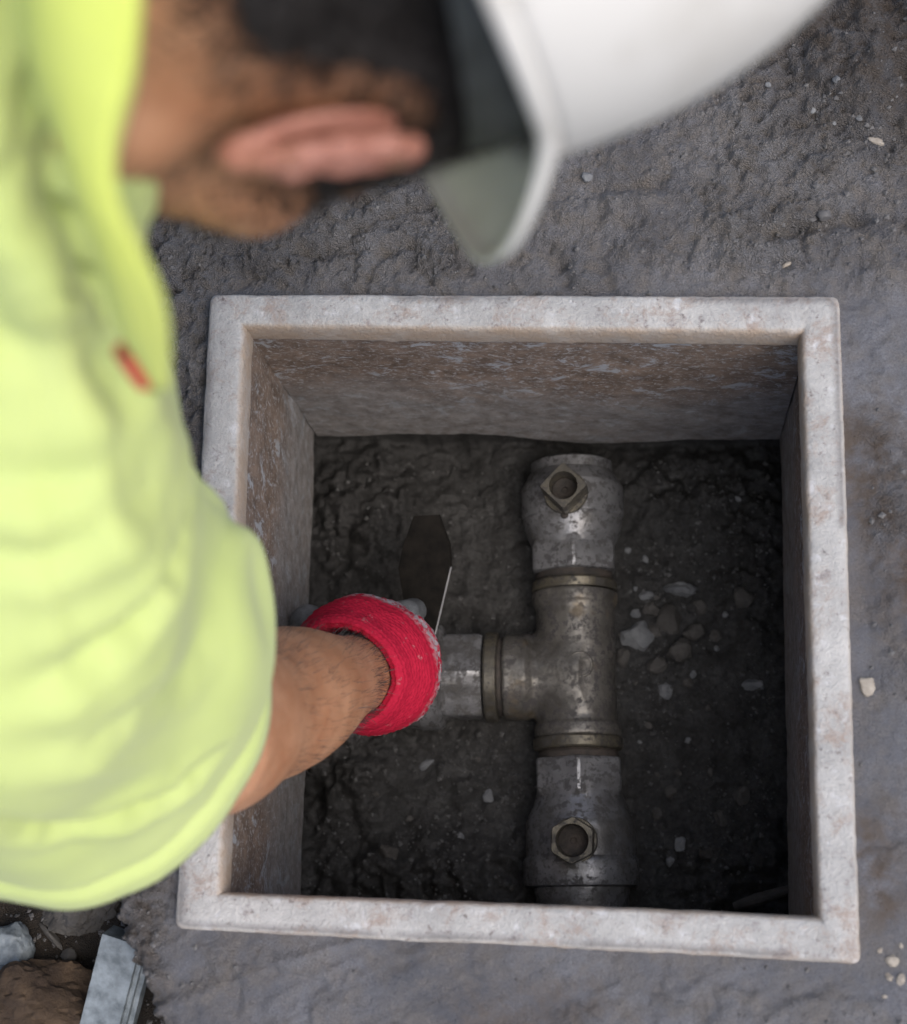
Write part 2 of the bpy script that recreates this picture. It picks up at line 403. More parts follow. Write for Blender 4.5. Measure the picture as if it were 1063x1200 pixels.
def ground_height(X, Y):
    near = np.exp(-np.maximum(0, np.hypot(X, Y) - .5) * 1.2)
    w1 = fbm(X * 5 + 3, Y * 5, 0, 1, 3); w2 = fbm(X * 26, Y * 26, 0, 5, 4); w3 = fbm(X * 95, Y * 95, 0, 9, 3)
    ridg = 1 - np.abs(fbm(X * 60 + w2 * 1.5, Y * 60, 0, 21, 4)) * 2
    ridf = 1 - np.abs(fbm(X * 150 + w3, Y * 150, 0, 23, 3)) * 2
    top = sstep(.20, .27, Y + .02 * w2)
    right = sstep(.225, .26, X) * (1 - top); low = sstep(-.22, -.25, Y) * (1 - right)
    left = sstep(-.22, -.25, X) * (1 - top)
    patch = sstep(-.05, .35, fbm(X * 11 + 9, Y * 11, 0, 33, 3))
    far_tr = sstep(.36, .46, Y + .25 * (X - .1) + .03 * w2)
    rough = np.clip(top * (.62 + .38 * patch) + right * patch * .45 + low * patch * .22 + left * .85, .04, 1)
    rough = np.maximum(rough, far_tr)
    h = -.010 + w1 * .006 * (.4 + rough) + w2 * (.0005 + .0040 * rough) + w3 * .0030 * rough + (.5 - ridg) * .0046 * rough + (.5 - ridf) * .0040 * rough + (.0002 + .0016 * rough) * fbm(X * 260, Y * 260, 0, 25, 2)
    pits = sstep(.50, .72, fbm(X * 70, Y * 70, 0, 41, 2) * .5 + .5) * sstep(.0, .5, fbm(X * 14, Y * 14, 0, 43, 2) + .15)
    h -= pits * .0052 * (.35 + .65 * rough)
    h += far_tr * (.012 + .020 * fbm(X * 20, Y * 20, 0, 51, 4) + .006 * np.abs(fbm(X * 55, Y * 55, 0, 53, 3)))
    lump = np.exp(-((X - .27) ** 2 + (Y - .40) ** 2) / .06 ** 2); h += lump * .02 * (.6 + fbm(X * 30, Y * 30, 0, 55, 3))
    # trowel streaks on the smooth sides
    ang = X * .35 + Y
    h += right * .0020 * fbm((X + .4 * Y) * 60, (Y - .4 * X) * 8, 0, 61, 3) + low * .0022 * fbm((X * .8 + .5 * Y) * 14, (Y - .5 * X) * 80, 0, 63, 3)
    smear = sstep(.10, .45, fbm(X * 22 + w1 * 2, Y * 30, 0, 45, 4)); h += (right + low) * smear * (.0022 + .0022 * np.abs(w3))
    rough = np.clip(rough + (right + low) * smear * .28, .04, 1)
    # cracks and torn ridges behind the box, a folded lap of mortar in front
    for pts, wd, dp in ((px((300, 318), (345, 296), (390, 286), (420, 268), (470, 240), (520, 222)), .006, -.012),
                        (px((310, 306), (350, 284), (400, 272), (450, 236), (510, 205)), .009, .010),
                        (px((640, 286), (655, 305), (665, 330)), .005, -.010), (px((655, 250), (720, 236), (800, 232), (850, 262)), .007, .007),
                        (px((690, 222), (760, 216), (830, 240)), .005, -.007), (px((900, 275), (960, 262), (1010, 258)), .006, -.010),
                        (px((880, 150), (960, 150), (1040, 175), (1070, 120)), .008, -.010), (px((1040, 0), (1050, 60), (1065, 110)), .012, -.016)):
        d = seg_dist(X + w2 * .006, Y + w3 * .004, pts); h += dp * np.exp(-(d / wd) ** 2) * (.65 + .6 * fbm(X * 45, Y * 45, 0, 71, 2))
    lap = px((150, 1210), (240, 1160), (330, 1128), (400, 1106), (450, 1096))
    d = seg_dist(X, Y + w2 * .003, lap); side = sstep(-.004, .004, (Y - np.interp(X, [p[0] for p in lap], [p[1] for p in lap])))
    h += -.0045 * (1 - side) * sstep(.03, .0, np.abs(X + .2) - .08) * 0 + .0028 * np.exp(-(d / .0035) ** 2)
    # broken edge of the apron: the soil hollow lies 11 cm lower
    edge = np.interp(Y, [-.6, -.34, -.30, -.262, -.235, -.205, -.178, -.12, -.05, .02, .06], [-.20, -.225, -.237, -.252, -.268, -.281, -.281, -.282, -.300, -.36, -.60])
    edge = edge + .007 * w2 + .004 * w3 + .004 * ridg
    hol = sstep(.004, -.013, X - edge) * sstep(-.62, -.52, X) * sstep(-1.1, -.9, Y)
    soilh = -.115 + .016 * fbm(X * 12, Y * 12, 0, 81, 4) + .006 * fbm(X * 70, Y * 70, 0, 83, 3)
    chip = np.exp(-np.clip(X - edge, 0, 1) / .008) * .012
    h = (h - chip) * (1 - hol) + soilh * hol
    h = h * near + (1 - near) * (.12 * fbm(X * .35, Y * .35, 0, 91, 3) * sstep(2, 8, np.hypot(X, Y)))
    # bedded against the rim
    soil = np.clip(hol + sstep(.9, 1.6, np.hypot(X, Y)), 0, 1)
    stain = np.exp(-(seg_dist(X + w2 * .02, Y, px((1000, 520), (1040, 600), (1063, 680))) / .03) ** 2) + np.exp(-(seg_dist(X + w2 * .02, Y, px((1030, 980), (1035, 1060))) / .018) ** 2) \
        + .8 * far_tr * sstep(.1, .22, X) + .6 * sstep(-.225, -.26, X) * sstep(-.1, -.2, Y) + .5 * np.exp(-(seg_dist(X, Y, px((560, 1190), (680, 1180))) / .02) ** 2)
    return h, rough, soil, np.clip(stain, 0, 1)
Hh, Rg, So, St = ground_height(X, Y)
def inside(X, Y, Q, grow=0.0):
    ins = np.full(X.shape, True)
    for i in range(4):
        (ax, ay), (bx, by) = Q[i], Q[(i + 1) % 4]; L = math.hypot(bx - ax, by - ay)
        ins &= ((bx - ax) * (Y - ay) - (by - ay) * (X - ax)) / L < grow
    return ins
V = np.stack([X, Y, Hh], -1).reshape(-1, 3); F = grid_faces(len(gx), len(gy))
ins = inside(X, Y, RO, -.008).ravel()
mask = ~ins[F].all(axis=1)
attrs = [a.ravel() for a in (Rg, So, St)]
used = np.unique(F[mask]); 
V2, F2 = keep_faces(V, F, mask)
g = mesh_np('ground', V2, F2, M['ground']); tag(g, kind='structure')
for n_, a in zip(('crumb', 'soil', 'stain'), attrs): fattr(g, n_, a[used])
def gz(x, y): return float(ground_height(np.array([x]), np.array([y]))[0][0])

# pit floor: dug soil under the box, rising outside its walls
fx = np.arange(-.248, .2481, .002); fy = np.arange(-.248, .2481, .002); X, Y = np.meshgrid(fx, fy, indexing='ij')
def floor_height(X, Y):
    w = fbm(X * 10, Y * 10, 0, 101, 4); w2 = fbm(X * 70, Y * 70, 0, 103, 4); r = 1 - np.abs(fbm(X * 38 + w, Y * 38, 0, 107, 4)) * 2
    h = -.362 + .010 * w + .0050 * w2 + .002 * (r - .5) + .0016 * fbm(X * 190, Y * 190, 0, 109, 2)
    def mound(px_, py_, rx, ry, a):
        c = at(px_, py_, -.35); return a * np.exp(-(((X - c[0]) / rx) ** 2 + ((Y - c[1]) / ry) ** 2) ** 1.5)
    h += (mound(420, 600, .06, .06, .022) + mound(410, 900, .04, .05, .026) + mound(500, 1030, .09, .035, .024)
          + mound(885, 660, .035, .07, .018) + mound(820, 570, .07, .035, .018) + mound(860, 1010, .06, .04, .016)) * (1 + .5 * w2 + .25 * r)
    e = np.maximum(np.abs(X), np.abs(Y)); h += sstep(.218, .246, e + .004 * w2) * .30
    return h
Z = floor_height(X, Y)
tag(mesh_np('pit_floor', np.stack([X, Y, Z], -1).reshape(-1, 3), grid_faces(len(fx), len(fy)), M['pit']), kind='structure')
def fz(x, y): return float(floor_height(np.array([x]), np.array([y]))[0])

# ------------------------------------------------------------------ valve box: four rim bars, four wall panels
box = empty('valve_box', (0, 0, -.30)); tag(box, 'square open valve box with pale weathered rim and brown flaked walls sunk in mortar', 'valve box')
def build_rim():
    """moulded frame: one rounded section carried round the four sides with rounded outer corners"""
    prof = [(0, -.034), (0, -.007), (.02, -.0030), (.06, -.0012), (.12, -.0003), (.3, 0), (.5, 0.0002), (.74, 0), (.86, -.0003), (.925, -.0012), (.965, -.0032), (.988, -.0065), (1.0, -.012), (1.0, -.026), (.98, -.029), (.93, -.030)]
    O = [np.array(p) for p in RO]; I = [np.array(p) for p in RI]; path = []
    for k in range(4):
        o0, o1, i0, i1 = O[k], O[(k + 1) % 4], I[k], I[(k + 1) % 4]; d = (o1 - o0) / np.linalg.norm(o1 - o0); L = np.linalg.norm(o1 - o0); di = (i1 - i0); rc = .007
        op = O[k - 1]; dp = (o0 - op) / np.linalg.norm(o0 - op)
        for q in np.linspace(0, 1, 7)[1:-1]:                      # outer corner arc, inner corner stays put
            a = o0 - dp * rc; b = o0 + d * rc; path.append(((1 - q) ** 2 * a + 2 * q * (1 - q) * o0 + q * q * b, i0))
        m = 170
        for j in range(m + 1):
            q = j / m; path.append((o0 + d * (rc + (L - 2 * rc) * q), i0 + di * (.0005 + .999 * q)))
    n = len(path); m = len(prof); P = np.zeros((n, m, 3)); Uu = np.zeros((n, m))
    for k, (a, b) in enumerate(path):
        for j, (u, z) in enumerate(prof): P[k, j, :2] = a + (b - a) * u; P[k, j, 2] = z; Uu[k, j] = u if z > -.02 else 1
    P = P.reshape(-1, 3); D = np.repeat(np.array([b - a for a, b in path]), m, 0); D /= np.linalg.norm(D, axis=1)[:, None]
    wob = fbm(P[:, 0] * 16, P[:, 1] * 16, P[:, 2] * 16, 201, 4) * .0010 + fbm(P[:, 0] * 130, P[:, 1] * 130, P[:, 2] * 130, 204, 3) * .0006
    P[:, :2] += D * wob[:, None]; P[:, 2] += wob * .35
    chip = sstep(.25, .6, fbm(P[:, 0] * 60, P[:, 1] * 60, 0, 207, 3)) * ((Uu.ravel() < .05) | (Uu.ravel() > .93)); P[:, 2] -= chip * .0016
    # faint joints where the front and back lengths meet the right side, split line near the outer arris
    for jx, y0, y1 in ((.2000, .198, .24), (.2050, -.24, -.200)):
        w = np.exp(-((P[:, 0] - jx - .06 * (np.abs(P[:, 1]) - .2)) / .0011) ** 2) * (P[:, 1] > y0) * (P[:, 1] < y1); P[:, 2] -= w * .0016
    uu = Uu.ravel(); ln = np.exp(-((uu - .10) / .03) ** 2) * sstep(-.1, .15, fbm(P[:, 0] * 14, P[:, 1] * 14, 0, 209, 3)); P[:, 2] -= ln * .0010
    o = mesh_np('rim', P, grid_faces(n, m, True, True), M['rim']); fattr(o, 'lip', sstep(.86, .97, uu) + .55 * sstep(.10, .02, uu)); fattr(o, 'groove', ln); auto_smooth(o, 55); return rel(o, box)
build_rim()
TLo, TRo, BRo, BLo = RO; TLi, TRi, BRi, BLi = RI
def wall(a, b, out, mat, seed, wave):
    a = np.array(a); b = np.array(b); out = np.array(out, float); n, m = 110, 50; P = []
    for k in range(n):
        t = k / (n - 1); q = a + (b - a) * t
        zb = -.297 + .006 * float(fbm(np.array([t * 5.]), np.array([seed * 1.7]), 0, seed, 3)[0]) * wave + .003 * wave * math.sin(t * 9 + seed)
        for j in range(m):
            s = j / (m - 1); z = -.0285 + (zb + .0285) * s; P.append((q[0], q[1], z))
    P = np.array(P); wv = fbm(P[:, 0] * 14, P[:, 1] * 14, P[:, 2] * 14, seed, 4) * .0022 + fbm(P[:, 0] * 160, P[:, 1] * 160, P[:, 2] * 90, seed + 5, 3) * .0006
    P[:, 0] += out[0] * wv; P[:, 1] += out[1] * wv
    Q = P.copy(); Q[:, 0] += out[0] * .016; Q[:, 1] += out[1] * .016
    N = n * m; F = grid_faces(n, m).tolist(); F2 = [[x + N for x in f[::-1]] for f in F]
    E = []
    for k in range(n - 1):
        i0, i1 = k * m + m - 1, (k + 1) * m + m - 1; E.append([i0, i1, i1 + N, i0 + N]); i0, i1 = k * m, (k + 1) * m; E.append([i1, i0, i0 + N, i1 + N])
    for j in range(m - 1):
        E.append([j + 1, j, j + N, j + 1 + N]); q = (n - 1) * m + j; E.append([q, q + 1, q + 1 + N, q + N])
    o = mesh_np('wall_panel', np.concatenate([P, Q]), F + F2 + E, mat); auto_smooth(o, 50); return rel(o, box)
e = .003
wall((TLi[0] - e, TLi[1] + e), (TRi[0] + e + .004, TRi[1] + e), (0, 1), M['wallx'], 301, 2.2)
wall((BLi[0] - e, BLi[1] - e), (BRi[0] + e, BRi[1] - e), (0, -1), M['wallx'], 302, .6)
wall((BLi[0] - e - .001, BLi[1] - .018), (TLi[0] - e - .001, TLi[1] + .018), (-1, 0), M['wally'], 303, .6)
wall((BRi[0] + e + .002, BRi[1] - .018), (TRi[0] + e + .006, TRi[1] + .018), (1, 0), M['wally'], 304, .6)

# ------------------------------------------------------------------ pipe fittings on the pit floor
AZ = -.335
man = empty('pipe_fitting', (.03, 0, -.37)); tag(man, 'grimy metal tee pipe fitting with three valves half buried in the pit soil', 'pipe fitting')
def run_pt(y): return at(671 + (y - 600) * .0245, y, AZ)
A0 = run_pt(520); B0 = run_pt(1100); RL = np.linalg.norm(B0 - A0); RD = (B0 - A0) / RL
def s_of(y): return float((run_pt(y) - A0) @ RD)
MM = 1 / 1325.0       # metres per photo pixel at pipe depth
def part(name, ys, mat, parent=None, **kw):
    prof = [(s_of(p[0]), p[1] * MM * .5) + tuple(p[2:]) for p in ys]
    o = lathe(name, A0, B0, prof, mat, parent if parent else None, **kw)
    if not parent: rel(o, man)
    return o
TC = run_pt(793); BD = at(480, 794, AZ) - TC; BD = BD / np.linalg.norm(BD)
def bpart(name, xs, mat, parent=None, **kw):
    prof = [(float((at(x, 794, AZ) - TC) @ BD), d * MM * .5) + tuple(r) for x, d, *r in xs]
    o = lathe(name, TC, TC + BD, prof, mat, parent if parent else None, **kw)
    if not parent: rel(o, man)
    return o
def rev_sdf(A, D, prof):
    S_ = np.array([p[0] for p in prof]); R_ = np.array([p[1] for p in prof])
    def fn(P):
        q = P - A; t = q @ D; r = np.linalg.norm(q - t[..., None] * D, axis=-1); return np.maximum((r - np.interp(t, S_, R_)) * .9, np.maximum(S_[0] - t, t - S_[-1]))
    return fn
tf_ = Field(TC - np.array([.075, .075, .045]), TC + np.array([.045, .075, .045]), .0011)
tf_.put(rev_sdf(A0, RD, [(s_of(y), d * MM * .5) for y, d in ((694, 96), (697, 101), (708, 101), (712, 95), (717, 92), (842, 92), (847, 94), (851, 100), (863, 101), (865, 97))]), TC - .075, TC + .075, 0)
tf_.put(rev_sdf(TC, BD, [(float((at(x, 794, AZ) - TC) @ BD), d * MM * .5) for x, d in ((674, 86), (632, 88), (626, 90), (621, 97), (618, 101), (594, 101), (591, 97))]), TC - .075, TC + .075, .012)
tv_, tfc = tf_.mesh(); tv_ = relax(tv_, tfc, 2); tn_ = vnormals(tv_, tfc); tv_ = tv_ + tn_ * (.0006 * fbm(tv_[:, 0] * 90, tv_[:, 1] * 90, tv_[:, 2] * 90, 3, 3))[:, None]
rel(mesh_np('tee_body', tv_, tfc, M['tee']), man)
bpart('thread_collar', [(594, 88), (590, 90), (586, 92), (583, 88)], M['thread'])
bpart('brass_ring', [(585, 86), (584, 104), (582, 106), (572, 106), (570, 104), (569, 86)], M['brass'], amp=.0006, seed=8)
# cast ring mark on the tee crown and bosses
top = TC + np.array([.004, .008, 0]); 
rg = []
th = np.linspace(0, 2 * math.pi, 32, endpoint=False)
for a_ in th:
    for b_ in np.linspace(0, 2 * math.pi, 8, endpoint=False):
        R_, r_ = .0105, .0013; x = (R_ + r_ * math.cos(b_)) * math.cos(a_); y = (R_ + r_ * math.cos(b_)) * math.sin(a_)
        z = math.sqrt(max(0, .0352 ** 2 - (x + .004) ** 2)) + r_ * math.sin(b_) + .0002
        rg.append((TC[0] + x + .004, TC[1] + y + .006, AZ + z - .0006))
rel(mesh_np('cast_mark', rg, grid_faces(32, 8, True, True), M['tee']), man)
part('brass_ring', [(682, 84), (683, 98), (685, 101), (692, 101), (694, 99), (695, 84)], M['brass'], amp=.0007, seed=11)
part('thread_collar', [(670, 84), (674, 91), (679, 92), (684, 88)], M['thread'], amp=.0008, seed=12)
part('brass_ring', [(864, 84), (865, 101), (867, 104), (877, 104), (879, 101), (880, 84)], M['brass'], amp=.0007, seed=13)
part('thread_collar', [(878, 86), (883, 92), (889, 92), (892, 86)], M['thread'], amp=.0008, seed=14)

def valve(putter, prof, name='valve_body'):
    return putter(name, prof, M['metal'], n=96, amp=.0006, seed=random.randint(1, 99), rot=.55)
random.seed(4)
v1 = valve(part, [(668, 82), (672, 96, 6), (674, 99, 6), (684, 99, 6)][:0] + [(540, 60), (542, 84), (545, 97), (556, 98), (558, 103), (568, 114), (573, 121), (576, 122), (606, 122), (609, 118), (612, 119), (626, 112), (636, 103), (642, 100, 6), (646, 102, 6), (668, 102, 6), (672, 100, 6), (674, 82)])
v2 = valve(part, [(888, 82), (890, 99, 6), (893, 102, 6), (928, 102, 6), (934, 101), (944, 106), (956, 118), (964, 124), (972, 126), (1004, 126), (1007, 130), (1010, 132), (1034, 132), (1038, 130), (1040, 110)])
part('pipe', [(1034, 100), (1036, 108), (1046, 108), (1052, 104), (1130, 104), (1180, 104)], M['metal'], amp=.0005, seed=17)
v3 = valve(bpart, [(569, 84), (567, 98, 6), (563, 101, 6), (526, 101, 6), (522, 104), (520, 118), (518, 124), (497, 125), (494, 122), (480, 118), (455, 116), (430, 112), (415, 100), (405, 90)])
bpart('pipe', [(410, 88), (350, 88), (320, 88)], M['metal'], amp=.0005, seed=19)

def ring_prism(name, outer, inner, levels, hole, mat, O, ax, parent):
    """outer/inner outlines (2D), outer levels [(h,scale)], hole depth; stands on O along ax"""
    a, b, d = basis(ax, (0, 1, 0)); n = len(outer); V = []
    def ring(pts, h, s=1): V.extend([O + (a * x + b * y) * s + d * h for x, y in pts])
    for h, s in levels: ring(outer, h, s)
    ht = levels[-1][0]; ring(inner, ht); ring(inner, ht - .0012, .97); ring(inner, ht - hole, .93)
    nr = len(levels) + 3; F = grid_faces(nr, n, False, True).tolist(); F += [list(range(n))[::-1], list(range((nr - 1) * n, nr * n))]
    o = mesh_np(name, V, F, mat); auto_smooth(o, 30); o.parent = parent; o.matrix_parent_inverse = parent.matrix_parent_inverse.copy(); 
    o.matrix_parent_inverse = Matrix.Translation(-man.location).inverted() @ Matrix.Translation(-man.location); return o
def outline(n, half, corner, rot, k=4):
    pts = []
    for i in range(n):
        t = 2 * math.pi * i / n; seg = 2 * math.pi / k; ph = (t - rot) % seg - seg / 2
        r = min(half / math.cos(ph), half * corner); pts.append((r * math.cos(t), r * math.sin(t)))
    return pts
circ = lambda n, r: [(r * math.cos(2 * math.pi * i / n), r * math.sin(2 * math.pi * i / n)) for i in range(n)]
def stem(vb, base_px, r_body, nut_half, corner, rot, k, hole_r, ht, tilt=(0, 0, 1)):
    c = at(base_px[0], base_px[1], AZ + r_body); O = c - np.array(tilt) * .006
    ring_prism('stem_flange', circ(48, .0195), circ(48, .014), [(0, 1), (.007, 1), (.009, .97)], .002, M['brass'], O, tilt, vb)
    ring_prism('stem_nut', outline(64, nut_half, corner, rot, k), circ(64, hole_r), [(.004, 1), (ht - .002, 1), (ht, .97)], ht * .85, M['brass'], O, tilt, vb)
    ring_prism('stem_hole_shade', circ(32, hole_r * .93), circ(32, .003), [(0, 1), (ht * .40, 1), (ht * .42, .9)], .003, M['thread'], O, tilt, vb)  # dark disc laid in the hole to stand for its deep shade
stem(v1, (663, 577), .045, .0150, 1.36, 0.03, 4, .0124, .034, (-.03, -.02, 1))
stem(v2, (673, 985), .047, .0172, 1.12, .5, 6, .0138, .027, (-.05, -.04, 1))
# set screw below the far stem
c = at(662, 603, AZ + .043); o = lathe('set_screw', c - np.array([0, 0, .004]), c + np.array([0, 0, 1]), [(0, .004), (.004, .004), (.0055, .003), (.006, .001)], M['thread'], v1, n=20)
# lever: flat steel strap rising from the branch valve's stem
def lever():
    base = at(488, 745, -.270); P = [at(494, 745, -.272), at(497, 665, -.258), at(499, 640, -.252), at(499, 604, -.243)]
    Wd = [.0115, .0240, .0215, .0115]; side = np.array([.93, .0, .22]); side /= np.linalg.norm(side)
    V = []; 
    for p, wd in zip(P, Wd):
        for s in (-1, 1):
            q = p + side * wd * s; V.append(q)
    V = np.array(V); nrm = np.cross(side, P[3] - P[0]); nrm /= np.linalg.norm(nrm); 
    if nrm[2] < 0: nrm = -nrm
    n = len(V); V = np.concatenate([V, V - nrm * .0050]); F = []; fm = []
    for i in range(3):
        a = 2 * i; F.append([a, a + 1, a + 3, a + 2]); fm.append(0); F.append([a + n, a + 2 + n, a + 3 + n, a + 1 + n]); fm.append(0)
        F.append([a + 1, a + 1 + n, a + 3 + n, a + 3]); fm.append(1 if i == 0 else 0); F.append([a, a + 2, a + 2 + n, a + n]); fm.append(0)  # lowest right edge takes the painted edge light
    F.append([0, n, n + 1, 1]); fm.append(0); F.append([6, 7, 7 + n, 6 + n]); fm.append(0)
    o = mesh_np('lever_handle', V, F, [M['lever'], M['leverlight']], None, False, fm); auto_smooth(o, 20)
    bm = bmesh.new(); bm.from_mesh(o.data); bmesh.ops.bevel(bm, geom=bm.edges[:], offset=.0005, segments=2, affect='EDGES'); bm.to_mesh(o.data); bm.free()
    rel(o, man)
lever()
cst = TC + BD * float((at(447, 794, AZ) - TC) @ BD)
o = lathe('valve_stem', cst + np.array([0, 0, .03]), cst + np.array([0, 0, 1]), [(0, .018), (.012, .018), (.015, .011), (.046, .011), (.048, .009)], M['brass'], None, n=32); rel(o, man)

# ------------------------------------------------------------------ stones
def stone(name, c, r, mat, seed, flat=(1, 1, .75), rough=.3, sub=3, ang=0.0, cuts=5):
    big = r > .02; sub = 5 if big else sub
    bm = bmesh.new(); bmesh.ops.create_icosphere(bm, subdivisions=sub, radius=1.0); V = np.array([v.co[:] for v in bm.verts])
    rs = np.random.RandomState(seed)
    for _ in range(cuts):
        d = rs.normal(size=3); d /= np.linalg.norm(d); lim = rs.uniform(.58, .88); t = V @ d; V = V - np.outer(np.clip(t - lim, 0, None) * .97, d)
    nn = fbm(V[:, 0] * 1.6 + seed, V[:, 1] * 1.6, V[:, 2] * 1.6, seed, 4); V = V * (1 + rough * nn)[:, None]
    if big: V = V * (1 + rough * .28 * fbm(V[:, 0] * 7, V[:, 1] * 7, V[:, 2] * 7, seed + 1, 4) - rough * .12 * np.abs(fbm(V[:, 0] * 16, V[:, 1] * 16, V[:, 2] * 16, seed + 2, 3)))[:, None]
    V = V * np.array(flat) * r; ca, sa = math.cos(ang), math.sin(ang); V = V @ np.array([[ca, sa, 0], [-sa, ca, 0], [0, 0, 1]])
    F = np.array([[v.index for v in f.verts] for f in bm.faces]); bm.free()
    o = mesh_np(name, V, F, mat); o.location = c; auto_smooth(o, 22); return o
def pit_stone(x, y, size_px, mat, seed, label, group=None, flat=(1, 1, .7), ang=0., lift=.1, name='stone', rough=.34, cuts=7):
    r = size_px * MM * .5; p = at(x, y, -.352); z = fz(p[0], p[1]) + r * lift; p = at(x, y, z)
    o = stone(name, (p[0], p[1], fz(p[0], p[1]) + r * lift), r, M[mat], seed, flat, rough, 3, ang, cuts); tag(o, label, 'stone', group); return o
pit_stone(749, 745, 44, 'stone', 1, 'largest pale grey lumpy stone beside the tee in the pit', flat=(1, .92, .75), rough=.4)
pit_stone(797, 692, 40, 'stone', 2, 'wide pale crumbly stone lying beyond the dark round stone in the pit', flat=(1.05, .55, .6), rough=.5)
pit_stone(757, 698, 20, 'stone', 3, 'small pale flat chip between two pale stones in the pit', flat=(1.1, .6, .5))
pit_stone(785, 727, 38, 'stoned', 4, 'dark rounded stone between the two biggest pale stones in the pit', flat=(.9, 1.15, .7), rough=.12)
pit_stone(764, 715, 22, 'stoned', 5, 'greyish small stone wedged behind the largest pale stone', flat=(1, .9, .7))
pit_stone(813, 741, 26, 'stoned', 6, 'small brown angular stone touching the dark rounded stone', flat=(1, .8, .7), ang=.4)
pit_stone(797, 762, 36, 'stoned', 7, 'dark wedge shaped stone below the dark rounded stone', flat=(1.0, .75, .6), ang=.7)
pit_stone(730, 770, 20, 'stoned', 8, 'dark stone tucked against the side of the tee', flat=(.9, 1.2, .7))
pit_stone(780, 811, 18, 'stone', 9, 'small pale star shaped stone by itself beside the lower tee collar', rough=.6)
pit_stone(883, 803, 24, 'stone', 10, 'pale half buried stone close to the right wall panel', flat=(1.05, .7, .5), lift=.1)
pit_stone(797, 990, 16, 'stone', 11, 'small pale stone on top of two others beside the lower valve', flat=(1, 1.1, .8))
pit_stone(787, 1009, 14, 'stone', 12, 'smallest pale stone of the three beside the lower valve')
pit_stone(828, 998, 24, 'stoned', 13, 'grey angular stone nearest the wall of three beside the lower valve', flat=(1.1, .7, .7), ang=.3)
pit_stone(787, 928, 16, 'stoned', 14, 'greenish grey pebble above the trio of stones beside the lower valve')
pit_stone(572, 934, 18, 'stone', 15, 'pale leaning chip on bare soil between arm and lower valve', flat=(.7, 1.2, .5), ang=.2)
pit_stone(500, 896, 17, 'stone', 16, 'pale flake on the soil below the red glove cuff', flat=(1.2, .6, .4), ang=.6)
pit_stone(520, 668, 14, 'stoned', 17, 'small grey stone beside the tip of the steel lever', flat=(1.2, .8, .5))
pit_stone(868, 932, 22, 'stoned', 18, 'muddy stone half sunk near the right wall', lift=.1)
for i, (x, y, z_, m_, lb) in enumerate(((768, 738, 20, 'stoned', 'small dark stone touching the largest pale stone'), (820, 712, 18, 'stoned', 'small dark stone beside the wide pale crumbly stone'), (745, 720, 13, 'stone', 'tiny pale chip just above the largest pale stone'),
        (770, 780, 24, 'stoned', 'dark flat stone below the largest pale stone'), (838, 745, 15, 'stoned', 'small dark stone apart from the stone heap towards the right wall'), (806, 800, 13, 'stoned', 'small dark stone beside the pale star shaped stone'),
        (872, 700, 26, 'stoned', 'dark lump half sunk near the right wall beyond the stone heap'), (770, 955, 15, 'stoned', 'small dark stone close to the lower valve shoulder'), (845, 960, 20, 'stoned', 'dark stone between the stone trio and the right wall'), (455, 1000, 26, 'stoned', 'dark lump on soil near the front wall left of the lower valve'))):
    pit_stone(x, y, z_, m_, 120 + i, lb, ang=i * .7)
rs = np.random.RandomState(7)
n = 0
for x, y in [(756, 655), (770, 700), (736, 645), (750, 870), (806, 868), (832, 905), (770, 907), (900, 560), (865, 585), (745, 800), (830, 830), (760, 850), (812, 790), (440, 930), (540, 980), (600, 1040), (560, 890), (480, 960), (850, 720), (745, 690), (840, 760), (728, 745), (795, 905), (722, 1010)]:
    pale = rs.rand() < .45; side_ = 'on soil between fitting and right wall panel' if x > 690 else 'on soil between arm and lower valve'
    lb = ('pale' if pale else 'dark muddy') + ' pea sized pebble ' + side_
    pit_stone(x, y, rs.uniform(6, 12), 'stone' if pale else 'stoned', 60 + n, lb, lb.replace('pebble', 'pebbles'), flat=(1, rs.uniform(.6, 1), .6), ang=rs.rand() * 3, name='pebble', lift=.2); n += 1

def scatter(name, N, fn, mat, seed, smin, smax, label=None):
    rs = np.random.RandomState(seed); octa = np.array([(1, 0, 0), (-1, 0, 0), (0, 1, 0), (0, -1, 0), (0, 0, 1), (0, 0, -1)], float)
    of = np.array([(0, 2, 4), (2, 1, 4), (1, 3, 4), (3, 0, 4), (2, 0, 5), (1, 2, 5), (3, 1, 5), (0, 3, 5)])
    C, S = fn(rs, N); N = len(C); s = smin + (smax - smin) * rs.rand(N) ** 3
    V = octa[None] * rs.uniform(.55, 1.2, (N, 6, 1)) * s[:, None, None]
    a = rs.rand(N) * 6.28; ca, sa = np.cos(a), np.sin(a)
    V = np.stack([V[..., 0] * ca[:, None] - V[..., 1] * sa[:, None], V[..., 0] * sa[:, None] + V[..., 1] * ca[:, None], V[..., 2] * .75], -1) + C[:, None, :]
    F = (of[None] + (np.arange(N) * 6)[:, None, None]).reshape(-1, 3)
    o = mesh_np(name, V.reshape(-1, 3), F, mat, None, False); tag(o, label, None, None, 'stuff'); return o
def f_pit(rs, N):
    x = rs.uniform(-.205, .205, N); y = rs.uniform(-.20, .20, N); keep = rs.rand(N) < .25 + .75 * sstep(-.1, .5, fbm(x * 20, y * 20, 0, 5, 2)); x, y = x[keep], y[keep]
    return np.stack([x, y, floor_height(x, y) + .0006], 1), None
o = scatter('grit', 6500, f_pit, M['grit'], 3, .0006, .0032, 'fine mixed grit scattered over the pit soil'); o['category'] = 'grit'
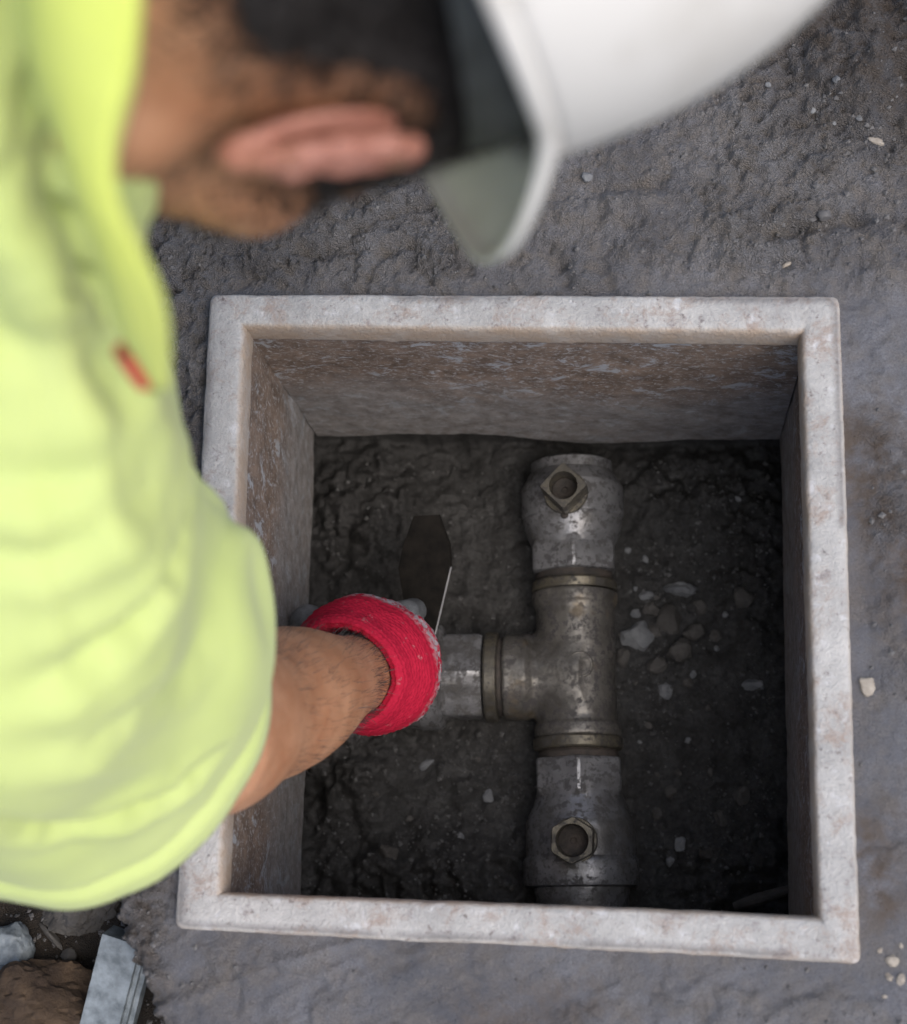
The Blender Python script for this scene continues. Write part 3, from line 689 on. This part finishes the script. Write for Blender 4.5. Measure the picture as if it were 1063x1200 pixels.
def f_gr(rs, N):
    x = rs.uniform(-.42, .36, N); y = rs.uniform(-.34, .52, N); h, r, so, _ = ground_height(x, y)
    keep = (rs.rand(N) < np.clip(r, .06, 1) * (.15 + .85 * sstep(-.2, .4, fbm(x * 16, y * 16, 0, 8, 2)))) & ~inside(x, y, RO, .003)
    return np.stack([x, y, h + .0004], 1)[keep], None
o = scatter('mortar_crumbs', 18000, f_gr, M['crumb'], 5, .0006, .0032, 'fine crumbs of mortar lying over the wet apron'); o['category'] = 'crumbs'

def top_stone(name, x, y, size_px, mat, seed, label, group=None, flat=(1, 1, .7), ang=0., lift=.3, cat='pebble', z0=-.01, rough=.22, cuts=6):
    p = at(x, y, z0); z = gz(p[0], p[1]); p = at(x, y, z); r = size_px / 1700 * .5
    o = stone(name, (p[0], p[1], gz(p[0], p[1]) + r * lift), r, M[mat], seed, flat, rough, 3, ang, cuts); tag(o, label, cat, group); return o
top_stone('pebble', 1014, 805, 24, 'beige', 31, 'beige pebble pressed into mortar beside the right side of the rim', lift=-.1, flat=(.9, 1, .6), rough=.4)
top_stone('stone_chip', 1028, 164, 20, 'beige', 32, 'pale elongated chip on the rough mortar right of the hard hat', flat=(1.2, .45, .4), ang=-.35, cat='stone chip')
top_stone('stone_chip', 922, 311, 12, 'beige', 33, 'tiny pale flake on mortar behind the back right rim corner', flat=(1.2, .5, .4), ang=.5, cat='stone chip')
top_stone('pebble', 688, 208, 14, 'stone', 34, 'small white pebble on mortar just below the hard hat shell')
top_stone('pebble', 966, 252, 18, 'crumb', 35, 'brownish lump sitting over a crack behind the right rim corner')
for i, (x, y, s) in enumerate([(1046, 1126, 17), (1055, 1149, 15), (1042, 1145, 10), (1031, 1114, 7), (1056, 1108, 7), (1036, 1168, 6)]):
    top_stone('pebble', x, y, s, 'beige', 40 + i, 'beige pebble in the small cluster off the front right rim corner', 'beige pebbles off the front right rim corner', (1, .75, .6), i * 1.3, .1, rough=.45)
for i, (x, y, s) in enumerate([(127, 1045, 6), (135, 1093, 6), (164, 1142, 6)]):
    top_stone('pebble', x, y, s, 'beige', 50 + i, 'tiny cream pebble along the broken mortar edge', 'cream pebbles along the broken mortar edge', lift=.4)
for i, (x, y, s) in enumerate([(980, 93, 10), (953, 125, 9), (900, 100, 8), (978, 140, 7), (1010, 128, 9)]):
    top_stone('pebble', x, y, s, 'stone', 56 + i, 'tiny grey pebble on the rough mortar by the hard hat', 'grey pebbles on the rough mortar')
top_stone('rock', 8, 1112, 96, 'slate', 71, 'blue grey split rock with a sharp ridge in the soil hollow', None, (.85, .8, .7), .5, .5, 'rock', -.11, .16, 16)
top_stone('stone_shard', 62, 1097, 40, 'stoned', 72, 'thin dark slate shard beside the blue grey rock', None, (1.2, .26, .35), -.75, .3, 'stone shard', -.11)
top_stone('pebble', 82, 1120, 22, 'stoned', 73, 'small muddy pebble between shard and brown clay clod', None, (1, .9, .8), 0, .4, 'pebble', -.11)
top_stone('clay_clod', 48, 1185, 180, 'clod', 74, 'big brown rounded clay clod in the soil hollow', None, (1.05, .72, .62), .15, .35, 'clay clod', -.11, .3, 3)
top_stone('clay_clod', 95, 1055, 110, 'stoned', 75, 'dark crumbly soil clod under the yellow sleeve edge', None, (1.0, .75, .5), .3, .2, 'clay clod', -.11, .4, 2)
# grey concrete offcut with a stepped edge, leaning out from under the mortar
def offcut():
    P0, P1 = at(118, 1205, -.075), at(140, 1118, -.055)
    ax = P1 - P0; L = np.linalg.norm(ax) + .04; a = ax / np.linalg.norm(ax); s = np.cross(a, (0, 0, 1)); s /= np.linalg.norm(s); u = np.cross(s, a)
    prof = [(-.015, -.018), (.020, -.018), (.020, -.008), (.0165, -.008), (.0165, -.003), (.0135, -.003), (.0135, .002), (-.015, .003)]
    n = 30; V = []
    for k in range(n):
        for x, z in prof:
            end = .004 * fbm(np.array([x * 200.]), np.array([z * 200.]), 0, 3, 2)[0] if k in (0, n - 1) else 0
            V.append(P0 + a * (L * k / (n - 1) - .03 + end) + s * x + u * z)
    m = len(prof); V = np.array(V); V += (fbm(V[:, 0] * 120, V[:, 1] * 120, V[:, 2] * 120, 9, 3) * .0007)[:, None]
    o = mesh_np('concrete_offcut', V - P0, grid_faces(n, m, False, True).tolist() + [list(range(m)), list(range((n - 1) * m, n * m))[::-1]], M['slate']); o.location = P0; auto_smooth(o, 40)
    tag(o, 'grey offcut strip with stepped edge sticking out from under the broken mortar edge', 'offcut')
offcut()
# stick in the front right corner of the pit
p0, p1 = at(860, 1062, -.335), at(935, 1040, -.325)
o = lathe('twig', (0, 0, 0), p1 - p0, [(0, .004), (.02, .0055), (.04, .0045), (.058, .003)], M['stoned'], None, n=12, amp=.001); o.location = p0; tag(o, 'short grey twig in the corner of the pit by the right wall', 'twig')

# ------------------------------------------------------------------ the worker
EAR = np.array([-.012, .026, .679])
def unit(v): v = np.array(v, float); return v / np.linalg.norm(v)
U = unit((.9248, .2863, -.2507)); FW = np.array([-.2292, -.1069, -.9675]); FW = unit(FW - U * (FW @ U)); RT = np.cross(FW, U)
HR = np.stack([RT, FW, U], 1)                        # head frame: x right, y forward, z up
HC = EAR - HR @ np.array([.083, -.010, .0])
def hl(x, y, z): return HC + HR @ np.array([x, y, z])
NB_ = np.array([-.168, .105, .668])                   # base of the neck
SHR = np.array([-.205, -.085, .475]); ELR = at(235, 852, .15); WRR = at(420, 789, -.105)
SHL = np.array([-.27, .265, .575]); ELL = np.array([-.47, .40, .43]); WRL = np.array([-.52, .24, .30])
PEL = np.array([-.66, .13, .47]); HPR = np.array([-.67, .02, .45]); HPL = np.array([-.67, .24, .45])
KNR = np.array([-.56, -.02, .075]); KNL = np.array([-.56, .30, .075]); ANR = np.array([-.97, -.01, .07]); ANL = np.array([-.97, .28, .07])
person = empty('person', (-.60, .13, 0)); tag(person, 'kneeling person in yellow work shirt and white hard hat reaching into the box', 'person')
B = Field((-.85, -.30, -.20), (.20, .50, .86), .004)
def hb(c, r, k=.02, sub=False): B.ball(hl(*c), r, k, HR, sub)
def hc(a, b, ra, rb, k=.02): B.cone(hl(*a), hl(*b), ra, rb, k)
hb((0, -.012, .045), (.077, .099, .090)); hb((0, .045, -.03), (.063, .056, .092), .03); hb((0, .055, -.085), (.046, .045, .034), .025)
for s in (-1, 1):
    hc((.060 * s, .004, -.058), (.022 * s, .086, -.098), .013, .016, .025); hb((.050 * s, .064, -.014), .021, .02)
    hb((.032 * s, .100, .010), .017, .012, True); hb((.032 * s, .084, .008), .0145, .004)
hc((-.04, .083, .026), (.04, .083, .026), .013, .013, .015); hc((0, .100, .004), (0, .117, -.030), .008, .013, .012)
hc((-.020, .094, -.060), (.020, .094, -.060), .008, .008, .01)
B.cone(hl(0, -.030, -.03), NB_ + (.0, .0, -.012), .060, .050, .04)
B.cone(NB_ + (-.03, 0, -.03), SHR + (-.01, .01, .0), .045, .048, .05); B.cone(NB_ + (-.03, 0, -.03), SHL, .045, .048, .05)
B.cone(SHR, ELR, .056, .042, .03)
FD = WRR - ELR
FL = np.linalg.norm(FD); FU = FD / FL
B.put(rev_sdf(ELR, FU, [(FL * t, r) for t, r in zip(np.linspace(-.05, 1.25, 53), np.interp(np.linspace(-.05, 1.25, 53), (-.05, .08, .22, .36, .48, .58, .68, .78, .88, 1., 1.25), (.043, .0465, .0495, .0505, .0495, .0465, .0415, .0360, .0320, .0300, .0330)))]), np.minimum(ELR, WRR) - .09, np.maximum(ELR, WRR) + .09, .05)
B.cone(SHL, ELL, .055, .042, .03); B.cone(ELL, WRL, .041, .027, .03); B.cone(WRL, WRL + (WRL - ELL) * .3, .027, .03, .02)
B.cone((-.30, .05, .52), (-.62, .08, .46), .10, .11, .06); B.cone((-.30, .18, .53), (-.62, .19, .46), .10, .11, .06)
bv, bf = B.mesh(); bv = relax(bv, bf, 2)
# ear, modelled finer in its own frame
EU = unit(U * .99 + FW * .02); EN = unit(RT * .985 + FW * .10); EB = unit(np.cross(EN, EU)); 
if EB @ FW > 0: EB = -EB
EN = np.cross(EU, EB); 
if EN @ RT < 0: EN = -EN
EO = hl(.0770, .006, 0)
def el(a, b, n): return EO + EB * a + EU * b + EN * n
ER = np.stack([EB, EU, EN], 1)
Q = Field(el(.015, 0, 0) - .055, el(.015, 0, 0) + .055, .0011)
Q.ball(el(.016, .002, .002), (.019, .031, .0045), 0, ER); Q.ball(el(.014, -.026, .003), (.011, .010, .0048), .006, ER)
Q.ball(el(.004, 0, -.004), (.010, .024, .010), .008, ER)
hx = [(.004, .000, .006), (.001, .012, .007), (.003, .024, .008), (.012, .033, .012), (.024, .033, .015), (.034, .023, .017), (.037, .006, .017), (.033, -.008, .015), (.025, -.019, .011), (.018, -.029, .007)]
for p, q in zip(hx[:-1], hx[1:]): Q.cone(el(*p), el(*q), .0046, .0046, .003)
ah = [(.017, .024, .008), (.022, .010, .012), (.022, -.004, .012), (.016, -.015, .010), (.008, -.017, .008)]
for p, q in zip(ah[:-1], ah[1:]): Q.cone(el(*p), el(*q), .0036, .0034, .004)
Q.ball(el(.011, -.003, .009), (.0105, .013, .011), .003, ER, True); Q.ball(el(.028, .012, .011), (.0045, .014, .007), .002, ER, True)
Q.ball(el(.001, -.007, .006), (.0045, .007, .005), .004, ER)
ev, ef = Q.mesh(); ev = relax(ev, ef, 6); ev = EO + (ev - EO) * .88 - EU * .003
V = np.concatenate([bv, ev]); F = np.concatenate([bf, ef + len(bv)])
body = mesh_np('body', V, F, [M['skin'], M['ear']], None, True, np.concatenate([np.zeros(len(bf)), np.ones(len(ef))])); rel(body, person)
BN = vnormals(bv, bf)
def strands(name, pts, nrm, length, width, seed, lay, parent, mat):
    rs = np.random.RandomState(seed); n = len(pts); L = length * rs.uniform(.6, 1.25, n)[:, None]
    d = nrm * .32 + lay + rs.normal(size=(n, 3)) * .28; d /= np.linalg.norm(d, axis=1)[:, None]
    s = np.cross(d, rs.normal(size=(n, 3))); s /= np.linalg.norm(s, axis=1)[:, None] + 1e-9
    a = pts - nrm * .0008; m = a + d * L * .55 + nrm * L * .08; t = a + d * L - nrm * L * .05
    V = np.stack([a - s * width, a + s * width, m - s * width * .8, m + s * width * .8, t], 1).reshape(-1, 3)
    k = (np.arange(n) * 5)[:, None]
    F = np.concatenate([k + np.array([[0, 1, 3]]), k + np.array([[0, 3, 2]]), k + np.array([[2, 3, 4]])])
    o = mesh_np(name, V, F, mat); o.parent = parent; return o
loc = (bv - HC) @ HR
rs = np.random.RandomState(2)
def pick(prob, N): 
    i = rs.choice(len(bv), N, p=prob / prob.sum()); o_ = rs.uniform(-.0036, .0036, (N, 3)); o_ -= BN[i] * (o_ * BN[i]).sum(1)[:, None]; return bv[i] + o_, BN[i]
lx, ly, lz = loc.T; hn = fbm(lx * 60, ly * 60, lz * 60, 3, 3)
inhead = (np.linalg.norm(loc, axis=1) < .16)
hairz = lz + .006 * hn + .30 * np.clip(-ly - .02, 0, .1) - .25 * np.clip(ly + .01, 0, 1)
hairp = inhead * sstep(-.045, .012, hairz) * sstep(.075, .05, ly - lz * .35 + .006 * hn)
hairp *= 1 - .96 * np.exp(-(((ly + .008) / .030) ** 2 + ((lz - .0) / .045) ** 2)) * (np.abs(lx) > .05)
p, nn = pick(hairp, 100000)
hair = strands('hair', p, nn, .0110, .00024, 4, -U * .25 - FW * .35, body, M['hair'])
capm = (hairp > .55)[bf].all(axis=1); cv_, cf_ = keep_faces(bv + BN * (.0030 + .0008 * hn)[:, None], bf, capm)
rel(mesh_np('hair_base', cv_, cf_, M['hair']), person)
bd = inhead * sstep(.004, .022, ly) * sstep(-.005, -.03, lz) * (ly < .11) * sstep(-.115, -.09, lz)
sb_ = inhead * np.exp(-((ly - .024) / .010) ** 2) * sstep(-.03, .0, lz) * (lz < .06) * (np.abs(lx) > .04)
p, nn = pick(bd * .30 + sb_ * 2, 5000)
strands('beard', p, nn, .0060, .0002, 5, -U * .5, body, M['hair'])
tt = ((bv - ELR) @ FD) / (FD @ FD); dl = np.linalg.norm(bv - ELR - np.clip(tt, 0, 1)[:, None] * FD, axis=1)
armp = (tt > .12) * (tt < 1.1) * (dl < .06) * (.15 + sstep(-.2, .5, fbm(bv[:, 0] * 40, bv[:, 1] * 40, bv[:, 2] * 40, 9, 3))) * (.35 + 1.6 * sstep(.55, .95, tt))
p, nn = pick(armp, 2600)
strands('arm_hair', p, nn, .013, .00011, 6, unit(FD) * .7 + np.array([.25, .1, 0]), body, M['hair'])

# shirt: torso and sleeves, cut open at the hems
HEM = at(86, 832, .245); HEMN = unit(HEM - SHR + np.array([.01, -.03, 0])); HEML = SHL + (ELL - SHL) * .82; HEMLN = unit(ELL - SHL)
S = Field((-.86, -.36, .10), (.10, .58, .86), .004)
S.ball(SHR + (-.005, .0, .005), .088, .0); S.ball(atd(-15, 0, .552), .052, .05); S.cone(NB_ + (-.03, .01, .0), atd(-75, 110, .60), .072, .060, .05); S.cone(NB_ + (-.02, .0, .012), (-.33, .12, .60), .086, .12, .06); S.cone(SHR, HEM + (HEM - SHR) * .25, .088, .110, .05)
S.cone(NB_ + (-.03, -.005, -.005), SHR + (-.01, .03, .01), .066, .078, .05); S.cone(atd(-50, 220, .60), atd(0, 520, .66), .045, .064, .05); S.cone(atd(60, 520, .78), atd(-30, 560, .74), .038, .066, .05); S.ball(atd(148, 690, .86), .058, .06)
S.cone(SHL, HEML + HEMLN * .05, .085, .10, .05); S.cone(NB_ + (-.02, 0, -.01), SHL, .078, .08, .05)
S.cone((-.28, .02, .53), (-.64, .07, .46), .115, .130, .08); S.cone((-.29, .17, .55), (-.64, .20, .46), .115, .130, .08)
S.cone((-.225, .02, .47), (-.29, .08, .46), .075, .10, .06); S.cone((-.23, .16, .50), (-.29, .16, .48), .075, .1, .06)
sv, sf = S.mesh(); sv = relax(sv, sf, 4); sn = vnormals(sv, sf)
AP = at(205, 455, .47)
dx, dy, dz = (sv - AP).T; an = np.arctan2(dy, dx); rr = np.linalg.norm(sv - AP, axis=1)
fold = fbm(np.cos(an) * 5.0 + rr * 3, np.sin(an) * 5.0, rr * 5, 17, 2); fold2 = 1 - np.abs(fbm(np.cos(an) * 6, np.sin(an) * 6, rr * 4, 19, 2)) * 2
amp = .011 * sstep(.06, .13, rr) * (1 - sstep(.18, .42, rr)) + .0012
sv = sv + sn * (fold * amp + (fold2 - .6) * amp * .45)[:, None]
sv = sv + sn * (.006 * fbm(sv[:, 0] * 9, sv[:, 1] * 9, sv[:, 2] * 9, 23, 3))[:, None]; sv = relax(sv, sf, 3)
# pulled creases across the shoulder and round the sleeve
sn = vnormals(sv, sf); pq = (sv - CAM) @ CR; pu = 531.5 + 2000 * pq[:, 0] / -pq[:, 2]; pv_ = 600 - 2000 * pq[:, 1] / -pq[:, 2]
def crease(pts, dp, sg):
    global sv
    P3 = []
    for (x0, y0), (x1, y1) in zip(pts[:-1], pts[1:]):
        for q in np.linspace(0, 1, 9)[:-1]:
            i = np.where(np.hypot(pu - x0 - (x1 - x0) * q, pv_ - y0 - (y1 - y0) * q) < 9)[0]
            if len(i): P3.append(sv0[i[np.argmin(-pq[i, 2])]])
    if not P3: return
    P3 = np.array(P3); L = len(P3); d = np.full(len(sv0), 9.); en = np.zeros(len(sv0))
    for k, p in enumerate(P3):
        dk = np.linalg.norm(sv0 - p, axis=1); m = dk < d; d[m] = dk[m]; en[m] = math.sin(math.pi * (k + 1) / (L + 1)) ** .5
    sv = sv - sn * (dp * en * (np.exp(-(d / sg) ** 2) - .55 * np.exp(-((d - 2.1 * sg) / sg) ** 2)))[:, None]
sv0 = sv.copy()
for pts, dp, sg in (([(228, 530), (222, 600), (204, 668), (160, 728), (100, 772), (30, 806)], .0075, .0075), ([(-40, 960), (40, 966), (130, 960), (205, 930), (262, 878)], .0065, .0070),
                    ([(-20, 195), (60, 240), (125, 305), (160, 345)], .0060, .0085), ([(-20, 385), (70, 415), (150, 462)], .0045, .0085),
                    ([(-20, 560), (80, 572), (180, 545)], .0040, .0080), ([(-30, 650), (60, 650), (150, 600), (195, 555)], .0045, .0070), ([(20, 880), (110, 870), (190, 820), (240, 750)], .0040, .0085),
                    ([(8, -60), (18, 0), (30, 60), (48, 130), (72, 190), (96, 250), (112, 300), (120, 345), (132, 390), (160, 440)], .013, .0095)):
    crease(pts, dp, sg)
sv = relax(sv, sf, 1)
c = sv[sf].mean(axis=1)
dhem = (c - HEM) @ HEMN
cutR = (dhem > 0) & (np.linalg.norm(c - HEM, axis=1) < .26) & (c[:, 2] < .36) & (c[:, 1] < .02)
cutL = ((c - HEML) @ HEMLN > 0) & (np.linalg.norm(c - HEML, axis=1) < .17) & (c[:, 1] > .25)
cutW = c[:, 0] < -.70
sv, sf = keep_faces(sv, sf, ~(cutR | cutL | cutW))
E_ = np.concatenate([sf[:, [0, 1]], sf[:, [1, 2]], sf[:, [2, 3]], sf[:, [3, 0]]]); u_, c_ = np.unique(np.sort(E_, 1), axis=0, return_counts=True); bi = np.unique(u_[c_ == 1])
for H_, N_ in ((HEM, HEMN), (HEML, HEMLN)):                       # even the cut into a clean hem, doubled cloth behind it
    dd = (sv - H_) @ N_; nearb = np.linalg.norm(sv - H_, axis=1) < .17
    k_ = bi[nearb[bi] & (np.abs(dd[bi]) < .02)]; sv[k_] -= N_ * dd[k_][:, None]
    sn = vnormals(sv, sf); dd = (sv - H_) @ N_; w_ = nearb * (.0024 * sstep(-.026, -.018, dd) - .0034 * np.exp(-((dd + .030) / .006) ** 2)); sv = sv + sn * w_[:, None]
shirt = mesh_np('shirt', sv, sf, M['shirt']); rel(shirt, person)
md = shirt.modifiers.new('thickness', 'SOLIDIFY'); md.thickness = .0026; md.offset = 1
# collar: stand round the neck folded over into a fall that hangs open at the front
def collar():
    sh = [(10, -90, .500), (20, -30, .500), (28, 30, .502), (42, 100, .506), (66, 170, .514), (92, 240, .520), (112, 295, .532), (122, 340, .550), (132, 385, .570), (172, 440, .590)]
    ne = [(160, -90, .480), (158, -30, .480), (154, 30, .482), (146, 95, .486), (124, 165, .493), (128, 225, .500), (156, 280, .512), (184, 335, .530), (192, 385, .552), (186, 444, .585)]
    A = np.array([atd(p[0], p[1], p[2] - .015) for p in sh]); Bn = np.array([atd(p[0], p[1], p[2] - .011) for p in ne]); n = 90; t = np.linspace(0, len(sh) - 1, n)
    def res(K):
        I = np.clip(t.astype(int), 0, len(sh) - 2); f = (t - I)[:, None]; K = K[I] * (1 - f) + K[I + 1] * f
        for _ in range(40): K[1:-1] = (K[:-2] + 2 * K[1:-1] + K[2:]) / 4
        return K
    A = res(A); Bn = res(Bn); V = []; m = 26
    for k in range(n):
        g = k / (n - 1); a, b = A[k], Bn[k]; ac = b - a; al = Bn[min(k + 1, n - 1)] - Bn[max(k - 1, 0)]; up = np.cross(ac, al); up /= np.linalg.norm(up) + 1e-9
        if up[2] < 0: up = -up
        wd = np.linalg.norm(ac); acn = ac / (wd + 1e-9)
        for j in range(m):
            u = j / (m - 1)
            if u < .62:
                q = u / .62; p = a + ac * q * .97 + up * (.16 * wd * math.sin(math.pi * min(q * 1.02, 1)) ** .8 + .004 * (q - .4))
            else:                                              # turns under and back down beside the neck
                q = (u - .62) / .38; th = q * 2.2; r0 = .0065
                p = a + ac * .97 + acn * (r0 * math.sin(th) - .010 * q * q) + up * .0024 * (1 - q) + np.array([-.25, .12, -1.]) * (r0 * (1 - math.cos(th)) + .020 * q * q)
            V.append(p)
    V = np.array(V); w = fbm(V[:, 0] * 28, V[:, 1] * 28, V[:, 2] * 28, 77, 3); V[:, 2] += w * .003
    o = mesh_np('collar', V, grid_faces(n, m), M['collar']); o.parent = shirt
    md = o.modifiers.new('thickness', 'SOLIDIFY'); md.thickness = .0028; md.offset = 0
    cs = V.reshape(n, m, 3)[82:, 0] + np.array([-.001, -.003, -.001]); R = []
    for k in range(len(cs)):
        d = cs[min(k + 1, len(cs) - 1)] - cs[max(k - 1, 0)]; a, b, _ = basis(d)
        for th in np.linspace(0, 2 * math.pi, 8, endpoint=False): R.append(cs[k] + (a * math.cos(th) + b * math.sin(th)) * .004)
    mesh_np('collar_piping', R, grid_faces(len(cs), 8, False, True), M['red'], shirt)
collar()
# trousers and boots
T_ = Field((-1.15, -.20, -.02), (-.35, .48, .66), .007)
for hp_, kn, an_ in ((HPR, KNR, ANR), (HPL, KNL, ANL)):
    T_.cone(hp_, kn, .095, .070, .04); T_.cone(kn, an_, .068, .058, .03)
T_.cone(HPR, HPL, .11, .11, .05); T_.cone(PEL, PEL + (.06, 0, .01), .125, .12, .05)
tv, tf = T_.mesh(); tv = relax(tv, tf, 3); tn = vnormals(tv, tf); tv = tv + tn * (.006 * fbm(tv[:, 0] * 18, tv[:, 1] * 18, tv[:, 2] * 18, 31, 3))[:, None]
rel(mesh_np('trousers', tv, tf, M['trousers']), person)
for an_ in (ANR, ANL):
    Bt = Field(an_ - .2, an_ + .2, .006); Bt.cone(an_ + (.04, 0, .0), an_ + (-.02, 0, .005), .05, .052, .02); Bt.cone(an_ + (-.02, 0, .005), an_ + (-.06, 0, -.015), .050, .040, .02); Bt.cone(an_ + (-.06, 0, .02), an_ + (-.075, 0, -.05), .042, .038, .03)
    v_, f_ = Bt.mesh(); rel(mesh_np('boot', relax(v_, f_, 2), f_, M['boot']), person)

# glove: red knit cuff flaring to the coated hand that grips the branch valve
ax = unit(FD)
def glove(W, axis, grip, seed, ref):
    a, b, d = basis(axis, ref); n = 140; th = np.linspace(0, 2 * math.pi, n, endpoint=False)
    prof = [(.014, .0285), (.002, .0300), (-.004, .0325), (-.006, .0360), (-.004, .0392), (.001, .0415), (.007, .0432), (.0105, .0436), (.015, .0456), (.020, .0474), (.024, .0486), (.028, .0498), (.034, .0512), (.044, .0525), (.056, .0515), (.066, .0470), (.072, .0400)]
    fine = []
    for (s0, r0), (s1, r1) in zip(prof[:-1], prof[1:]):
        for k in range(5): fine.append((s0 + (s1 - s0) * k / 5, r0 + (r1 - r0) * k / 5))
    fine.append(prof[-1]); V = []; rib = []; coat = []
    for i, (s, r) in enumerate(fine):
        w1 = fbm(np.cos(th) * 2.3, np.sin(th) * 2.3, s * 30, seed, 3); w2 = fbm(np.cos(th) * 5, np.sin(th) * 5, s * 140, seed + 2, 3)
        r_ = r * 1.08 * (1 + .05 * w1 + .010 * w2 + .06 * np.cos(2 * th - .8)) + .0005 * np.sin(th * 84 + 9 * s * 100) * (1 if i > 4 else .4) + .0006 * math.sin(s * 2100)
        V.append(W + d * (s + .004 * w1)[:, None] + r_[:, None] * (np.cos(th)[:, None] * a + np.sin(th)[:, None] * b))
        rib.append(np.sin(th * 66)); coat.append(sstep(.036, .046, s + .008 * w1 + .004 * w2))
    hand = Field(np.minimum(W, grip) - .11, np.maximum(W, grip) + .11, .0025)
    k0 = W + d * .055; palm = k0 + (grip - k0) * .42
    hand.cone(k0, palm, .040, .042, .02)
    side = unit(np.cross(d, (1., .15, 0))); fwd = np.cross(side, d)
    hand.cone(palm + side * .022, palm - side * .022, .026, .024, .02)
    gl = empty  # noqa
    for i, (o, L) in enumerate(((-.034, .90), (-.012, 1.), (.011, .97), (.033, .80))):
        p0 = palm + side * o + fwd * .014; p1 = p0 + fwd * .034 * L + d * .016; p2 = p1 + d * .028 * L - fwd * .003; p3 = p2 + d * .012 * L - fwd * .018 * L
        for q0, q1, ra, rb in ((p0, p1, .0115, .0105), (p1, p2, .0105, .0098), (p2, p3, .0098, .0085)): hand.cone(q0, q1, ra, rb, .004)
    t0 = palm - side * .026 - fwd * .012; t1 = t0 - fwd * .030 - side * .012 + d * .012; t2 = t1 + d * .030 + side * .006
    hand.cone(t0, t1, .016, .0125, .01); hand.cone(t1, t2, .0125, .0105, .004)
    hv, hf = hand.mesh(); hv = relax(hv, hf, 2); hn_ = vnormals(hv, hf); hv = hv + hn_ * (.0012 * fbm(hv[:, 0] * 60, hv[:, 1] * 60, hv[:, 2] * 60, seed, 3))[:, None]
    go = rel(mesh_np('glove', hv, hf, M['latex']), person); tag(go, 'grey coated work glove with red knit cuff')
    cf = mesh_np('cuff', np.concatenate(V), grid_faces(len(fine), n, False, True), M['knit'], go)
    fattr(cf, 'rib', np.concatenate(rib)); fattr(cf, 'coat', np.concatenate(coat))
glove(at(406, 787, -.092), ax, cst + np.array([-.028, 0, .09]), 5, (0, 1, 0))
glove(WRL, unit(WRL - ELL), WRL + unit(WRL - ELL) * .14 + np.array([0, 0, -.03]), 9, (0, 0, 1))

# ------------------------------------------------------------------ hard hat
hat = empty('hard_hat', tuple(hl(0, 0, .06))); tag(hat, 'scuffed white hard hat with short peak on the head of the kneeling person', 'hard hat')
HT = math.radians(12)
HZ = math.radians(15)
def hh(x, y, z):
    x, y = x * math.cos(HZ) - y * math.sin(HZ), x * math.sin(HZ) + y * math.cos(HZ)
    y2, z2 = y * math.cos(HT) - z * math.sin(HT), y * math.sin(HT) + z * math.cos(HT); return hl(x - .008, y2 - .034, z2 + .068)
def hat_build():
    n = 128; th = np.linspace(0, 2 * math.pi, n, endpoint=False); V = []
    front = np.clip(np.sin(th), 0, 1)                       # y forward
    side = np.abs(np.cos(th))
    peak = .0015 + .036 * sstep(-.15, .6, np.sin(th))
    drop = .0008 + .020 * sstep(-.15, .6, np.sin(th))
    zr = -.016 * (1 - side ** 2) - .010 * np.clip(-np.sin(th), 0, 1)                                       # rim dips little at the sides
    A, Bq, Hd = .106, .133, .148
    prof = [('b', 1.0, -1), ('b', 1.0, 0), ('b', .85, 0), ('b', .55, 0), ('b', .25, 0), ('b', .06, 0)] + [('d', p) for p in np.linspace(0.02, 1, 26)]
    for p in prof:
        if p[0] == 'b':
            k = p[1]; rx = A + peak * k; ry = Bq + peak * k; z = zr - drop * k ** 1.3 + (-.004 if p[2] < 0 else 0)
        else:
            ph = p[1] * math.pi / 2; c_ = max(math.cos(ph), .004) ** .86; s_ = math.sin(ph) ** .95; rx = A * c_ + 0 * th; ry = Bq * c_ + 0 * th; z = zr * (1 - p[1]) + Hd * s_ + 0 * th
            xx = rx * np.cos(th); rib = .0045 * (np.exp(-(xx / .010) ** 2) + .7 * np.exp(-((np.abs(xx) - .042) / .008) ** 2)) * sstep(.25, .5, p[1]); z = z + rib
        V.append(np.stack([rx * np.cos(th), ry * np.sin(th), z], 1))
    W_ = np.concatenate(V); W_ = np.array([hh(*v) for v in W_]); m = len(prof)
    F = grid_faces(m, n, False, True).tolist() + [list(range((m - 1) * n, m * n))]
    o = rel(mesh_np('shell', W_, F, M['white']), hat); md = o.modifiers.new('thickness', 'SOLIDIFY'); md.thickness = .003; md.offset = -1
    V = []
    for z, k in ((-.026, .0), (-.026, .002), (.020, .0035), (.020, .0015)):
        V.append(np.array([hh((.093 + k) * math.cos(t) + .004, (.114 + k) * math.sin(t), z) for t in th]))
    rel(mesh_np('headband', np.concatenate(V), grid_faces(4, n, True, True), M['band']), hat)
    for a in (0.3, 1.2, 1.95, 2.84, 4.0, 5.4):
        pts = [(.096 * math.cos(a), .116 * math.sin(a), .02), (.085 * math.cos(a), .10 * math.sin(a), .06), (.055 * math.cos(a), .066 * math.sin(a), .095), (.0, .0, .112)]
        V = []
        tg = np.array([-math.sin(a), math.cos(a), 0]) * .009
        for q in pts:
            for s in (-1, 1): V.append(hh(*(np.array(q) + tg * s)))
        so = rel(mesh_np('suspension_strap', V, grid_faces(4, 2), M['band']), hat); md = so.modifiers.new('thickness', 'SOLIDIFY'); md.thickness = .0015
hat_build()
